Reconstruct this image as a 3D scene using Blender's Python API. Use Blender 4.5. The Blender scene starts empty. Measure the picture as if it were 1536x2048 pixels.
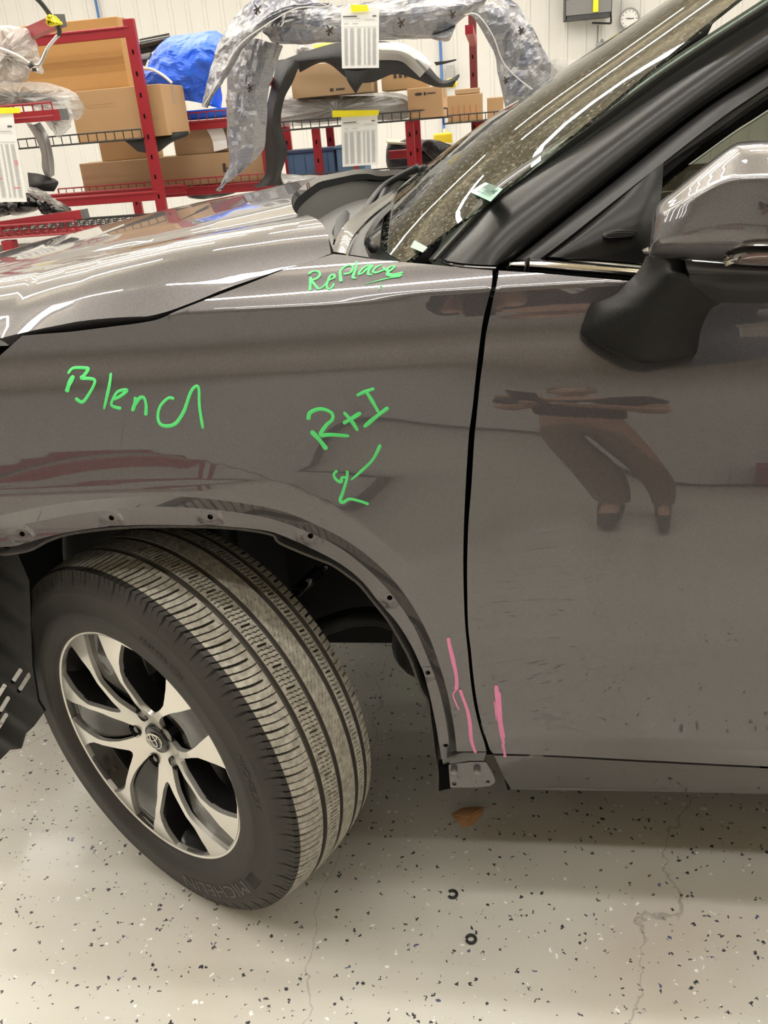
import bpy, bmesh, math, random
import numpy as np
from mathutils import Vector, Matrix, geometry
random.seed(7); RNG = np.random.default_rng(5)
R = math.radians
SC = bpy.context.scene; COL = SC.collection
# ------------------------------------------------------------------ camera
CAM = np.array([0.61124, -1.23635, 1.393]); YAW, PITCH, ROLL, FPX = -8.98710 * math.pi / 180, R(25.09555), R(4.75555), 1673.9
def cam_axes():
    f = np.array([math.sin(YAW) * math.cos(PITCH), math.cos(YAW) * math.cos(PITCH), -math.sin(PITCH)])
    r = np.array([math.cos(YAW), -math.sin(YAW), 0.]); d = np.cross(f, r)
    r2 = math.cos(ROLL) * r + math.sin(ROLL) * d
    return np.array([r2, np.cross(f, r2), f])
CM = cam_axes()
cd = bpy.data.cameras.new('camera'); co = bpy.data.objects.new('camera', cd); COL.objects.link(co)
cd.lens = FPX / 2048 * 36; cd.sensor_width = 36; cd.sensor_fit = 'AUTO'; cd.clip_start = 0.02; cd.clip_end = 100
mw = Matrix.Identity(4)
for i in range(3):
    mw[i][0] = CM[0][i]; mw[i][1] = -CM[1][i]; mw[i][2] = -CM[2][i]; mw[i][3] = CAM[i]
co.matrix_world = mw; SC.camera = co
# ------------------------------------------------------------------ world, exposure
SC.view_settings.view_transform = 'Standard'; SC.view_settings.look = 'None'; SC.view_settings.gamma = 1
SC.view_settings.use_curve_mapping = False; SC.view_settings.exposure = 0.1
w = bpy.data.worlds.new('world'); SC.world = w; w.use_nodes = True
w.node_tree.nodes['Background'].inputs[0].default_value = (.80, .82, .86, 1); w.node_tree.nodes['Background'].inputs[1].default_value = .25
# ------------------------------------------------------------------ ceiling lamps (the shop's own strip lights)
CEIL = 4.6
LAMP_W = 32.0
LAMPS = [(x, y) for x in (-8.2, -5.4, -2.6, 0.2, 3.0, 5.8) for y in (-1.75, -0.7, 0.35, 2.1, 3.75, 4.75, 5.75, 6.9, 8.8)]
def lamp_lights():
    for x, y in LAMPS:
        l = bpy.data.lights.new('strip_light', 'AREA'); l.shape = 'RECTANGLE'; l.size = 2.3; l.size_y = .09
        l.energy = LAMP_W * (.72 if y > 4 else .9 if y > 0 else .75 if y > -1 else .55); l.color = (1, .978, .93)
        o = bpy.data.objects.new('strip_light', l); o.location = (x, y, CEIL - .335); COL.objects.link(o)
        l2 = l.copy(); l2.energy = l.energy * .3; o = bpy.data.objects.new('strip_light_up', l2); o.location = (x, y, CEIL - .262); o.rotation_euler = (math.pi, 0, 0); COL.objects.link(o)
lamp_lights()
# ------------------------------------------------------------------ projection helpers (photo pixel -> world point)
def rays(px):
    px = np.atleast_2d(np.array(px, float)); v = np.stack([(px[:, 0] - 768) / FPX, (px[:, 1] - 1024) / FPX, np.ones(len(px))], 1)
    return v @ CM
def PY(x, y, Y):
    v = rays([(x, y)])[0]; return CAM + (Y - CAM[1]) / v[1] * v
def PZ(x, y, Z):
    v = rays([(x, y)])[0]; return CAM + (Z - CAM[2]) / v[2] * v
def PS(px, S, off=0.):                       # onto the surface y = S(x, z) + off
    v = rays(px); t = (0 - CAM[1]) / v[:, 1]
    for _ in range(60):
        q = CAM + t[:, None] * v; tn = (S(q[:, 0], q[:, 2]) + off - CAM[1]) / v[:, 1]; t = .5 * t + .5 * tn
    return CAM + t[:, None] * v
def cr(pts, n=12, closed=False):             # Catmull-Rom resample
    p = np.array(pts, float); m = len(p); out = []
    for i in range(m if closed else m - 1):
        a, b, c, d = (p[(i + k) % m] if closed else p[min(max(i + k, 0), m - 1)] for k in (-1, 0, 1, 2))
        for t in np.arange(n) / n:
            out.append(.5 * (2 * b + (c - a) * t + (2 * a - 5 * b + 4 * c - d) * t * t + (3 * b - a - 3 * c + d) * t ** 3))
    if not closed: out.append(p[-1])
    return np.array(out)
def lin(pts, step):                          # linear resample, corners kept
    p = np.array(pts, float); out = []
    for a, b in zip(p[:-1], p[1:]):
        k = max(1, int(np.linalg.norm(b - a) / step)); out += [a + (b - a) * j / k for j in range(k)]
    return np.array(out + [p[-1]])
# ------------------------------------------------------------------ materials
def mat(name, col, rough=.5, metal=0., coat=0., coat_r=.03, spec=.5, var=0., vscale=6., bump=0., bscale=40., trans=0., ior=1.45, alpha=1., emit=None, sheen=0., aniso=0.):
    m = bpy.data.materials.new(name); m.use_nodes = True; nt = m.node_tree; b = nt.nodes['Principled BSDF']; I = b.inputs
    I['Base Color'].default_value = (*col, 1); I['Roughness'].default_value = rough; I['Metallic'].default_value = metal
    I['Coat Weight'].default_value = coat; I['Coat Roughness'].default_value = coat_r; I['Specular IOR Level'].default_value = spec
    I['Transmission Weight'].default_value = trans; I['IOR'].default_value = ior; I['Alpha'].default_value = alpha; I['Anisotropic'].default_value = aniso
    if emit: I['Emission Color'].default_value = (*emit[0], 1); I['Emission Strength'].default_value = emit[1]
    tc = nt.nodes.new('ShaderNodeTexCoord')
    if var:
        n = nt.nodes.new('ShaderNodeTexNoise'); n.inputs['Scale'].default_value = vscale; n.inputs['Detail'].default_value = 5
        nt.links.new(tc.outputs['Object'], n.inputs['Vector'])
        mx = nt.nodes.new('ShaderNodeMix'); mx.data_type = 'RGBA'
        mx.inputs[6].default_value = (*[c * (1 - var) for c in col], 1); mx.inputs[7].default_value = (*[min(1, c * (1 + var)) for c in col], 1)
        nt.links.new(n.outputs['Fac'], mx.inputs[0]); nt.links.new(mx.outputs[2], I['Base Color'])
    if bump:
        n = nt.nodes.new('ShaderNodeTexNoise'); n.inputs['Scale'].default_value = bscale; n.inputs['Detail'].default_value = 4
        nt.links.new(tc.outputs['Object'], n.inputs['Vector'])
        bp = nt.nodes.new('ShaderNodeBump'); bp.inputs['Strength'].default_value = bump; bp.inputs['Distance'].default_value = .01
        nt.links.new(n.outputs['Fac'], bp.inputs['Height']); nt.links.new(bp.outputs[0], I['Normal'])
    return m
def nodes(m): return m.node_tree, m.node_tree.nodes['Principled BSDF'].inputs
def paint_mat():
    m = mat('graphite_metallic_paint', (.105, .1, .105), rough=.36, metal=.85, coat=1., coat_r=.015)
    nt, I = nodes(m); I['Coat IOR'].default_value = 1.8; tc = nt.nodes.new('ShaderNodeTexCoord')
    v = nt.nodes.new('ShaderNodeTexVoronoi'); v.inputs['Scale'].default_value = 1500; nt.links.new(tc.outputs['Object'], v.inputs['Vector'])
    r = nt.nodes.new('ShaderNodeValToRGB'); r.color_ramp.elements[0].color = (.070, .067, .074, 1); r.color_ramp.elements[1].color = (.125, .120, .130, 1)
    sx = nt.nodes.new('ShaderNodeSeparateXYZ'); nt.links.new(v.outputs['Color'], sx.inputs[0]); nt.links.new(sx.outputs[0], r.inputs[0])
    nt.links.new(r.outputs[0], I['Base Color'])
    return m
def floor_mat():
    m = mat('white_epoxy_floor', (.62, .6, .55), rough=.32, coat=.3, coat_r=.12); nt, I = nodes(m); tc = nt.nodes.new('ShaderNodeTexCoord'); N = nt.nodes; L = nt.links.new
    def noise(s, d=4):
        n = N.new('ShaderNodeTexNoise'); n.inputs['Scale'].default_value = s; n.inputs['Detail'].default_value = d; L(tc.outputs['Object'], n.inputs['Vector']); return n.outputs['Fac']
    def ramp(src, a, b, ca=0, cb=1):
        r = N.new('ShaderNodeMapRange'); r.inputs[1].default_value = a; r.inputs[2].default_value = b; r.inputs[3].default_value = ca; r.inputs[4].default_value = cb; L(src, r.inputs[0]); return r.outputs[0]
    def mix(f, a, b):
        x = N.new('ShaderNodeMix'); x.data_type = 'RGBA'
        L(f, x.inputs[0])
        for s, k in ((a, 6), (b, 7)):
            if isinstance(s, tuple): x.inputs[k].default_value = (*s, 1)
            else: L(s, x.inputs[k])
        return x.outputs[2]
    def mul(a, b):
        x = N.new('ShaderNodeMath'); x.operation = 'MULTIPLY'; L(a, x.inputs[0]); L(b, x.inputs[1]); return x.outputs[0]
    c = mix(noise(3), (.56, .535, .475), (.70, .68, .62))
    c = mix(ramp(noise(1.6, 6), .56, .72, 0, .45), c, (.50, .42, .34))
    def flecks(scale, dens, col, base, th):
        v = N.new('ShaderNodeTexVoronoi'); v.inputs['Scale'].default_value = scale; v.inputs['Randomness'].default_value = 1
        nz = N.new('ShaderNodeTexNoise'); nz.inputs['Scale'].default_value = scale * 1.7; L(tc.outputs['Object'], nz.inputs['Vector'])
        ad = N.new('ShaderNodeMix'); ad.data_type = 'RGBA'; ad.blend_type = 'LINEAR_LIGHT'; ad.inputs[0].default_value = .012 * 60 / scale
        L(tc.outputs['Object'], ad.inputs[6]); L(nz.outputs['Color'], ad.inputs[7]); L(ad.outputs[2], v.inputs['Vector'])
        s = N.new('ShaderNodeSeparateXYZ'); L(v.outputs['Color'], s.inputs[0])
        sz = N.new('ShaderNodeMath'); sz.operation = 'MULTIPLY'; L(s.outputs[1], sz.inputs[0]); sz.inputs[1].default_value = th
        lt = N.new('ShaderNodeMath'); lt.operation = 'LESS_THAN'; L(v.outputs['Distance'], lt.inputs[0]); L(sz.outputs[0], lt.inputs[1])
        cl = N.new('ShaderNodeMath'); cl.operation = 'LESS_THAN'; L(s.outputs[0], cl.inputs[0]); cl.inputs[1].default_value = dens
        return mix(mul(lt.outputs[0], cl.outputs[0]), base, col)
    c = flecks(95, .30, (.05, .05, .06), c, .38)
    c = flecks(60, .13, (.10, .11, .22), c, .26)
    c = flecks(75, .2, (.95, .95, .92), c, .3)
    c = flecks(40, .12, (.16, .14, .12), c, .16)
    # hairline cracks
    v = N.new('ShaderNodeTexVoronoi'); v.feature = 'DISTANCE_TO_EDGE'; v.inputs['Scale'].default_value = .8
    nz = N.new('ShaderNodeTexNoise'); nz.inputs['Scale'].default_value = 5; nz.inputs['Detail'].default_value = 8; L(tc.outputs['Object'], nz.inputs['Vector'])
    ad = N.new('ShaderNodeMix'); ad.data_type = 'RGBA'; ad.blend_type = 'LINEAR_LIGHT'; ad.inputs[0].default_value = .1
    L(tc.outputs['Object'], ad.inputs[6]); L(nz.outputs['Color'], ad.inputs[7]); L(ad.outputs[2], v.inputs['Vector'])
    c = mix(ramp(v.outputs['Distance'], 0, .0016, .55, 0), c, (.2, .18, .16))
    L(c, I['Base Color'])
    b = N.new('ShaderNodeBump'); b.inputs['Strength'].default_value = .12; b.inputs['Distance'].default_value = .004; L(noise(55, 3), b.inputs['Height']); L(b.outputs[0], I['Normal'])
    return m
PAINT = paint_mat(); FLOOR = floor_mat()
BLACK = mat('black_gap', (.004, .004, .004), rough=.9, spec=.1)
BLKPL = mat('black_plastic', (.018, .018, .019), rough=.45, bump=.15, bscale=500)
SATIN = mat('satin_black_film', (.010, .0098, .010), rough=.27, metal=.0, spec=.28, bump=.02, bscale=200)
GLOSSB = mat('gloss_black', (.012, .012, .013), rough=.12, coat=.6)
GREYP = mat('grey_cowl_plastic', (.055, .054, .053), rough=.35, spec=.6)
CHROME = mat('chrome', (.72, .70, .66), rough=.09, metal=1.)
MACH = mat('machined_alloy', (.80, .78, .73), rough=.30, metal=.75, var=.05, vscale=30)
DARKAL = mat('dark_painted_alloy', (.018, .017, .017), rough=.25, metal=.2, coat=.7, coat_r=.04)
STEEL = mat('steel', (.25, .245, .235), rough=.4, metal=.9)
RUBBER = mat('tyre_rubber', (.030, .027, .024), rough=.6, var=.25, vscale=14, bump=.1, bscale=160)
GREEN = mat('green_marker', (.10, .72, .20), rough=.5, var=.18, vscale=60)
PINK = mat('pink_marker', (.85, .27, .50), rough=.5, var=.12, vscale=70)
# ------------------------------------------------------------------ object helpers
def tag(o, label=None, cat=None, group=None, kind=None):
    for k, v in (('label', label), ('category', cat), ('group', group), ('kind', kind)):
        if v: o[k] = v
    return o
def empty(name, loc, label, cat, group=None):
    o = bpy.data.objects.new(name, None); o.location = loc; COL.objects.link(o); return tag(o, label, cat, group)
def link(name, me, parent=None, m=None):
    o = bpy.data.objects.new(name, me); COL.objects.link(o)
    if m is not None:
        me.materials.clear()
        for k in (m if isinstance(m, (list, tuple)) else [m]): me.materials.append(k)
    if parent is not None:
        o.parent = parent; w_ = Vector((0, 0, 0)); p = parent
        while p is not None: w_ += p.location; p = p.parent
        me.transform(Matrix.Translation(-w_))
    return o
def mesh(name, V, Fc, m, parent=None, smooth=True, normals=None, mi=None):
    me = bpy.data.meshes.new(name); me.from_pydata([tuple(map(float, v)) for v in V], [], [tuple(map(int, f)) for f in Fc])
    if mi is not None:
        mm = m if isinstance(m, (list, tuple)) else [m]
        for k in mm: me.materials.append(k)
        me.polygons.foreach_set('material_index', np.array(mi, np.int32))
    me.polygons.foreach_set('use_smooth', np.full(len(me.polygons), smooth, bool)); me.update()
    if normals is not None: me.normals_split_custom_set_from_vertices([tuple(n) for n in normals])
    o = bpy.data.objects.new(name, me); COL.objects.link(o)
    if mi is None:
        for k in (m if isinstance(m, (list, tuple)) else [m]): me.materials.append(k)
    if parent is not None: attach(o, parent)
    return o
def attach(o, parent):
    w_ = Vector((0, 0, 0)); p = parent
    while p is not None: w_ += p.location; p = p.parent
    o.parent = parent; o.data.transform(Matrix.Translation(-w_)); return o
class MB:                                    # collects shapes, builds one mesh
    def __init__(s): s.V = []; s.F = []; s.M = []; s.cur = 0
    def add(s, V, Fc):
        k = len(s.V); s.V += [tuple(map(float, v)) for v in V]; s.F += [tuple(i + k for i in f) for f in Fc]; s.M += [s.cur] * len(Fc); return s
    def box(s, c, d, rz=0., rx=0., ry=0., T=None):
        M = (Matrix.Rotation(rz, 3, 'Z') @ Matrix.Rotation(ry, 3, 'Y') @ Matrix.Rotation(rx, 3, 'X')) if T is None else T
        V = [Vector(c) + M @ Vector((sx * d[0] / 2, sy * d[1] / 2, sz * d[2] / 2)) for sx in (-1, 1) for sy in (-1, 1) for sz in (-1, 1)]
        return s.add(V, [(0, 1, 3, 2), (4, 6, 7, 5), (0, 4, 5, 1), (2, 3, 7, 6), (0, 2, 6, 4), (1, 5, 7, 3)])
    def bar(s, a, b, r, n=8, r2=None, sq=False, up=(0, 0, 1)):
        a = Vector(a); b = Vector(b); d = (b - a).normalized(); u = d.cross(Vector(up));
        if u.length < 1e-3: u = d.cross(Vector((1, 0, 0)))
        u.normalize(); v = d.cross(u); r2 = r if r2 is None else r2
        if sq: n = 4
        o = math.pi / 4 if sq else 0; q = math.sqrt(2) if sq else 1
        V = [p + q * rr * (math.cos(o + 2 * math.pi * k / n) * u + math.sin(o + 2 * math.pi * k / n) * v) for p, rr in ((a, r), (b, r2)) for k in range(n)]
        return s.add(V, [(k, (k + 1) % n, n + (k + 1) % n, n + k) for k in range(n)] + [tuple(range(n - 1, -1, -1)), tuple(range(n, 2 * n))])
    def tube(s, pts, r, n=8):
        P = [Vector(p) for p in pts]; V = []; m = len(P); u = None
        rr = r if hasattr(r, '__len__') else [r] * m
        for i, p in enumerate(P):
            d = (P[min(i + 1, m - 1)] - P[max(i - 1, 0)]).normalized()
            if u is None: u = d.cross(Vector((0, 0, 1))); u = u if u.length > .05 else d.cross(Vector((1, 0, 0)))
            u = (u - d * u.dot(d)).normalized(); v = d.cross(u)
            V += [p + rr[i] * (math.cos(2 * math.pi * k / n) * u + math.sin(2 * math.pi * k / n) * v) for k in range(n)]
        Fc = [(i * n + k, i * n + (k + 1) % n, (i + 1) * n + (k + 1) % n, (i + 1) * n + k) for i in range(m - 1) for k in range(n)]
        return s.add(V, Fc + [tuple(range(n - 1, -1, -1)), tuple(range((m - 1) * n, m * n))])
    def build(s, name, m, parent=None, smooth=False, bevel=0):
        o = mesh(name, s.V, s.F, m, parent, smooth, mi=s.M if isinstance(m, (list, tuple)) else None)
        if bevel:
            b = o.modifiers.new('b', 'BEVEL'); b.width = bevel; b.segments = 2; b.limit_method = 'ANGLE'
        return o
def inpoly(P, poly):
    x, y = P[:, 0], P[:, 1]; res = np.zeros(len(P), bool); q = np.roll(poly, 1, 0)
    for (x1, y1), (x2, y2) in zip(poly, q):
        if y1 == y2: continue
        c = (y1 > y) != (y2 > y); res ^= c & (x < (x2 - x1) * (y - y1) / (y2 - y1) + x1)
    return res
def dedup(p, e=4e-4):
    out = [p[0]]
    for q in p[1:]:
        if np.hypot(*(q - out[-1])) > e: out.append(q)
    if np.hypot(*(out[0] - out[-1])) < e: out.pop()
    return np.array(out)
def panel(name, poly, Sf, m, parent, holes=(), step=.01, thick=.004, hem=.012, plane='xz', extra=None, back=True):
    """sheet-metal panel: outline poly in the parameter plane, surface Sf, hemmed edge; normals from the surface itself"""
    poly = dedup(np.array(poly)); holes = [dedup(np.array(h), 1e-4) for h in holes]
    lo = poly.min(0); hi = poly.max(0)
    g = np.stack(np.meshgrid(np.arange(lo[0], hi[0], step), np.arange(lo[1], hi[1], step)), -1).reshape(-1, 2) + 1e-5
    if extra is not None: g = np.vstack([g, extra])
    k = inpoly(g, poly)
    for h in holes: k &= ~inpoly(g, h)
    g = g[k]
    loops = [poly] + holes; bp = np.vstack(loops)
    for i0 in range(0, len(g), 2000):        # keep grid points off the outline
        pass
    cell = {tuple(c) for c in np.floor(bp / (step * .5)).astype(int)}
    ci = np.floor(g / (step * .5)).astype(int); g = g[[tuple(c) not in cell for c in ci]]
    allp = np.vstack([bp, g]); E = []; s = 0
    for l in loops: E += [(s + i, s + (i + 1) % len(l)) for i in range(len(l))]; s += len(l)
    r = geometry.delaunay_2d_cdt([Vector(p) for p in allp], E, [], 0, 1e-6)
    V2 = np.array([tuple(v) for v in r[0]]); T = np.array([f for f in r[2] if len(f) == 3])
    c = V2[T].mean(1); k = inpoly(c, poly)
    for h in holes: k &= ~inpoly(c, h)
    T = T[k]
    e = 1.5e-3; f0 = Sf(V2[:, 0], V2[:, 1])
    fa = (Sf(V2[:, 0] + e, V2[:, 1]) - Sf(V2[:, 0] - e, V2[:, 1])) / (2 * e); fb = (Sf(V2[:, 0], V2[:, 1] + e) - Sf(V2[:, 0], V2[:, 1] - e)) / (2 * e)
    if plane == 'xz':
        V = np.stack([V2[:, 0], f0, V2[:, 1]], 1); Nn = np.stack([fa, -np.ones(len(V)), fb], 1)
    else:
        V = np.stack([V2[:, 0], V2[:, 1], f0], 1); Nn = np.stack([-fa, -fb, np.ones(len(V))], 1)
    Nn /= np.linalg.norm(Nn, axis=1)[:, None]
    a, b, cc = V[T[:, 0]], V[T[:, 1]], V[T[:, 2]]
    flip = (np.cross(b - a, cc - a) * Nn[T[:, 0]]).sum(1) < 0; T[flip] = T[flip][:, ::-1]
    # hem: boundary edges folded inwards along -normal
    from collections import Counter
    ed = Counter(); de = {}
    for t in T.tolist():
        for i in range(3):
            p, q = t[i], t[(i + 1) % 3]; kk = (min(p, q), max(p, q)); ed[kk] += 1; de[kk] = (p, q)
    be = [de[k_] for k_, v in ed.items() if v == 1]
    bv = sorted({i for e_ in be for i in e_}); ix = {v: i for i, v in enumerate(bv)}; nV = len(V); nb = len(bv)
    VV = [V, V[bv], V[bv] - Nn[bv] * hem]
    tang = np.zeros((nb, 3))
    for p, q in be: d = V[q] - V[p]; tang[ix[p]] += d; tang[ix[q]] += d
    on = np.cross(tang, Nn[bv]); on /= np.linalg.norm(on, axis=1)[:, None] + 1e-9
    NN = [Nn, on, on]
    Fc = T.tolist() + [(nV + ix[q], nV + ix[p], nV + nb + ix[p], nV + nb + ix[q]) for p, q in be]
    return mesh(name, np.vstack(VV), Fc, m, parent, True, np.vstack(NN))
def gridsurf(name, rows, m, parent, sub=6, thick=.003, closed=False, smooth=True, world=False, tdir=None):
    """sheet from control rows; each control point is (px, py, Y) or a world point"""
    W = np.array([[p if world else PY(*p) for p in r] for r in rows], float)
    A = np.array([cr(r, sub, closed) for r in W]); B = np.stack([cr(A[:, j], sub) for j in range(A.shape[1])], 1)
    return sheet(name, B, m, parent, thick, smooth, tdir, closed)
def sheet(name, B, m, parent, thick=.003, smooth=True, tdir=None, closed=False):
    a, b = B.shape[:2]; V = B.reshape(-1, 3)
    du = np.gradient(B, axis=0); dv = np.gradient(B, axis=1); N_ = np.cross(du, dv).reshape(-1, 3); N_ /= np.linalg.norm(N_, axis=1)[:, None] + 1e-9
    if (N_ * (CAM - V)).sum() < 0: N_ = -N_
    if tdir is not None: off = np.array(tdir) * thick + 0 * V
    else: off = -N_ * thick
    V2 = V + off; n = a * b; idx = lambda i, j: i * b + j
    jm = b if closed else b - 1
    Fc = []
    for i in range(a - 1):
        for j in range(jm):
            j2 = (j + 1) % b; q = (idx(i, j), idx(i, j2), idx(i + 1, j2), idx(i + 1, j)); Fc.append(q); Fc.append(tuple(n + k for k in q[::-1]))
    per = [(idx(i, 0), idx(i + 1, 0)) for i in range(a - 1)] + [(idx(i + 1, b - 1), idx(i, b - 1)) for i in range(a - 1)] if not closed else []
    per += [(idx(0, (j + 1) % b), idx(0, j)) for j in range(jm)] + [(idx(a - 1, j), idx(a - 1, (j + 1) % b)) for j in range(jm)]
    Fc += [(q, p, p + n, q + n) for p, q in per]
    o = mesh(name, np.vstack([V, V2]), Fc, m, parent, smooth)
    bm = bmesh.new(); bm.from_mesh(o.data); bmesh.ops.recalc_face_normals(bm, faces=bm.faces)
    for e_ in bm.edges:
        if len(e_.link_faces) == 2 and e_.calc_face_angle(0) > .7: e_.smooth = False
    bm.to_mesh(o.data); bm.free()
    return o
def rope(name, pts, r, m, parent=None, n=8): return MB().tube(pts, r, n).build(name, m, parent, True)
def crumple(o, amp=.012, sc=14., sub=1, flat=True, keep=None):
    from mathutils import noise as nz
    me = o.data; bm = bmesh.new(); bm.from_mesh(me)
    if sub: bmesh.ops.subdivide_edges(bm, edges=bm.edges[:], cuts=sub, use_grid_fill=True)
    bmesh.ops.triangulate(bm, faces=bm.faces[:])
    off = Vector((len(me.vertices) * .37, 3.1, 7.7))
    for v in bm.verts:
        p = v.co * sc + off; v.co += Vector((.35 * (abs(nz.noise(p + Vector((9, 0, 0)))) - .2), nz.noise(p) + .9 * (abs(nz.noise(p * 2.3)) - .3), .35 * (abs(nz.noise(p + Vector((0, 0, 9)))) - .2))) * amp
    bm.to_mesh(me); bm.free(); me.polygons.foreach_set('use_smooth', np.full(len(me.polygons), not flat, bool)); me.update(); return o
def text_mesh(s, size, ext=.0):
    cu = bpy.data.curves.new('t', 'FONT'); cu.body = s; cu.size = size; cu.extrude = ext; cu.align_x = 'CENTER'; cu.align_y = 'CENTER'; cu.resolution_u = 3
    o = bpy.data.objects.new('t', cu); COL.objects.link(o); bpy.context.view_layer.update()
    me = bpy.data.meshes.new_from_object(o.evaluated_get(bpy.context.evaluated_depsgraph_get())); bpy.data.objects.remove(o); bpy.data.curves.remove(cu)
    V = np.array([tuple(v.co) for v in me.vertices]); Fc = [tuple(p.vertices) for p in me.polygons]; bpy.data.meshes.remove(me)
    return V, Fc
# ================================================================== CAR
car = empty("car", (0.02, 0.83, 0), "dark grey metallic SUV with green and pink marker notes on its front fender", "car")
# ---- body side surface y = S(x, z): tilt of the panel (degrees, + looks up) against height
def prof(kn):
    z = np.arange(.2, 1.45, .0005); t = np.tan(np.radians(np.interp(z, [k[0] for k in kn], [k[1] for k in kn])))
    k = np.hanning(13); k /= k.sum(); ts = np.convolve(np.pad(t, 6, 'edge'), k, 'valid'); near = np.abs(z - 1.17) < .004; t = np.where(near, t, ts)
    y = np.cumsum(t) * .0005; y -= np.interp(.85, z, y); return z, y - .135
ZF, YF = prof([(.3, -6), (.5, -3), (.75, 0), (.82, 6), (.88, 9), (.925, 9), (.94, 1), (1.0, 1), (1.04, 2), (1.074, 3), (1.084, 29), (1.105, 31.5), (1.12, 26), (1.135, 14), (1.15, 9), (1.1695, 9), (1.1705, 47), (1.185, 54), (1.20, 62), (1.22, 70), (1.25, 74), (1.3, 75)])
ZD, YD = prof([(.3, -30), (.40, -22), (.45, -10), (.52, -5), (.7, -2.5), (.85, -.5), (.93, 1), (.975, 3), (1.0, 8), (1.04, 20), (1.075, 29), (1.10, 31), (1.122, 20), (1.14, 11), (1.1695, 8), (1.1705, 46), (1.185, 54), (1.20, 64), (1.22, 72), (1.3, 76)])
def ss(t): t = np.clip(t, 0, 1); return t * t * (3 - 2 * t)
def S(x, z):
    x = np.asarray(x, float); z = np.asarray(z, float)
    zc = np.interp(x, [-.3, .2, .45, .6, .9], [1.158, 1.164, 1.169, 1.173, 1.175]); zz = z - (zc - 1.17)
    w_ = ss((x - .30) / .42); dz = -.05 * ss((x - .40) / .25) * (1 - ss((zz - 1.0) / .15)) * 0
    y = (1 - w_) * np.interp(zz, ZF, YF) + w_ * np.interp(zz + dz, ZD, YD)
    r = np.hypot(x - .02, z - .39); rc = .600
    y += math.tan(R(11)) * .5 * ((rc - r) + np.sqrt((rc - r) ** 2 + 1e-6)) * ss((z - .68) / .2) * ss((r - .35) / .1) * (1 - ss((x - .38) / .16))
    gz = np.clip((1.078 - zz) / .15, 0, 1); gz = np.where(gz > .9, .9 + .1 * ss((gz - .9) / .1) * .5 + (gz - .9) * .5, gz)
    y -= .040 * ss((.47 - x) / .34) * gz * ss((z - .38) / .28)
    y -= .016 * ss((x - .60) / .30) * ss((z - .45) / .2) * (1 - ss((z - .88) / .14)) 
    y += .10 * ss((-x - .15) / .9) ** 1.0 - .012 * ss((x - .5) / 1.0)
    return y
G1 = [(984.6, 540.5), (984.6, 558), (981.7, 577.7), (974.8, 605), (967, 636), (962, 667.5), (956, 714), (952, 749.5), (949.5, 773), (945.5, 812), (940.7, 847), (937, 880), (931.5, 970), (928, 1047), (926.7, 1100), (926.7, 1149.5), (928, 1200), (930.5, 1252), (935.7, 1304), (939.6, 1346), (944.8, 1387.5), (951.3, 1424), (960.4, 1460), (968.2, 1484), (973, 1503)]
G2 = [(997.3, 541), (996.3, 552), (992.4, 572), (986.6, 597), (979.7, 632), (972, 669.5), (967, 714), (962, 749.5), (959.2, 773), (955.3, 812), (952.4, 841), (948.5, 880), (943, 970), (937, 1047), (934.5, 1119.5), (934.5, 1179), (936.2, 1252), (942, 1304), (946, 1346), (951.3, 1387.5), (957.8, 1424), (967, 1460), (974.7, 1484), (980, 1499), (986.5, 1507)]
FG = [(44.5, 671.5), (90, 667.5), (140.6, 663.5), (210, 655), (281, 645.7), (319, 637.7), (356, 621), (422, 595.5), (470, 577.5), (515.7, 560), (562.6, 541), (609.5, 525.5), (667, 508)]
FT = [(667, 508), (700, 511.5), (750, 518.7), (806, 524), (876.5, 530.5), (930, 536), (984.6, 540.5)]
HG = [(0, 668), (70, 659), (140.6, 651.5), (210, 644), (281, 635), (328, 623), (375, 604.5), (422, 585), (469, 565.5), (515, 549), (562.6, 532.5), (609.5, 520), (661, 504)]
A0 = [(0, 1031), (80, 1014), (170, 1001), (300, 992), (400, 996), (500, 1009), (575, 1026), (650, 1058), (709.6, 1092), (769.5, 1142), (814, 1195), (853, 1262), (877, 1325), (893, 1378), (903, 1424), (909.6, 1465.6), (913.5, 1503)]
A1 = [(0, 1059), (80, 1042), (170, 1025), (300, 1014), (400, 1017), (500, 1029), (560, 1043), (620, 1066), (680, 1096), (737, 1140.5), (782, 1187), (826, 1250), (851, 1306), (869, 1352), (884, 1402), (894, 1455), (900, 1506)]
B0 = [(0, 1093), (30, 1092), (71, 1080), (127.5, 1066), (198, 1055), (269, 1050), (360, 1050), (440, 1052), (500, 1057), (545, 1064), (595, 1084), (645, 1107.5), (687, 1131.5), (726, 1164), (757, 1203), (791, 1241), (819, 1284), (840.6, 1330), (856, 1377), (866.7, 1424), (875.8, 1471), (882.3, 1512)]
def XZ(px, off=0., n=6): q = PS(cr(px, n), S, off); return q[:, [0, 2]]
th = np.radians(np.linspace(128, 200, 16))
arcL = lambda r: np.stack([.02 + r * np.cos(th), .392 + r * np.sin(th)], 1)
a0 = XZ(A0)
ftop = XZ(FT); fgap = XZ(FG); g1 = XZ(G1)
notch = PS([(0, 711), (44.5, 671.5)], S)[:, [0, 2]]
front = np.array([[-.30, 1.03], [-.42, .96], [-.50, .86], [-.56, .6], [-.58, .33]])
leftarc = arcL(.512)[::-1]
poly = np.vstack([leftarc, a0, XZ([(913.5, 1503), (973, 1503)], n=4)[1:], g1[::-1][1:], ftop[::-1][1:], fgap[::-1][1:], notch[:1], front])
yy = lambda x, z: S(x, z)
fender = panel('fender', poly, S, PAINT, car, step=.0085, hem=.02)
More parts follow.
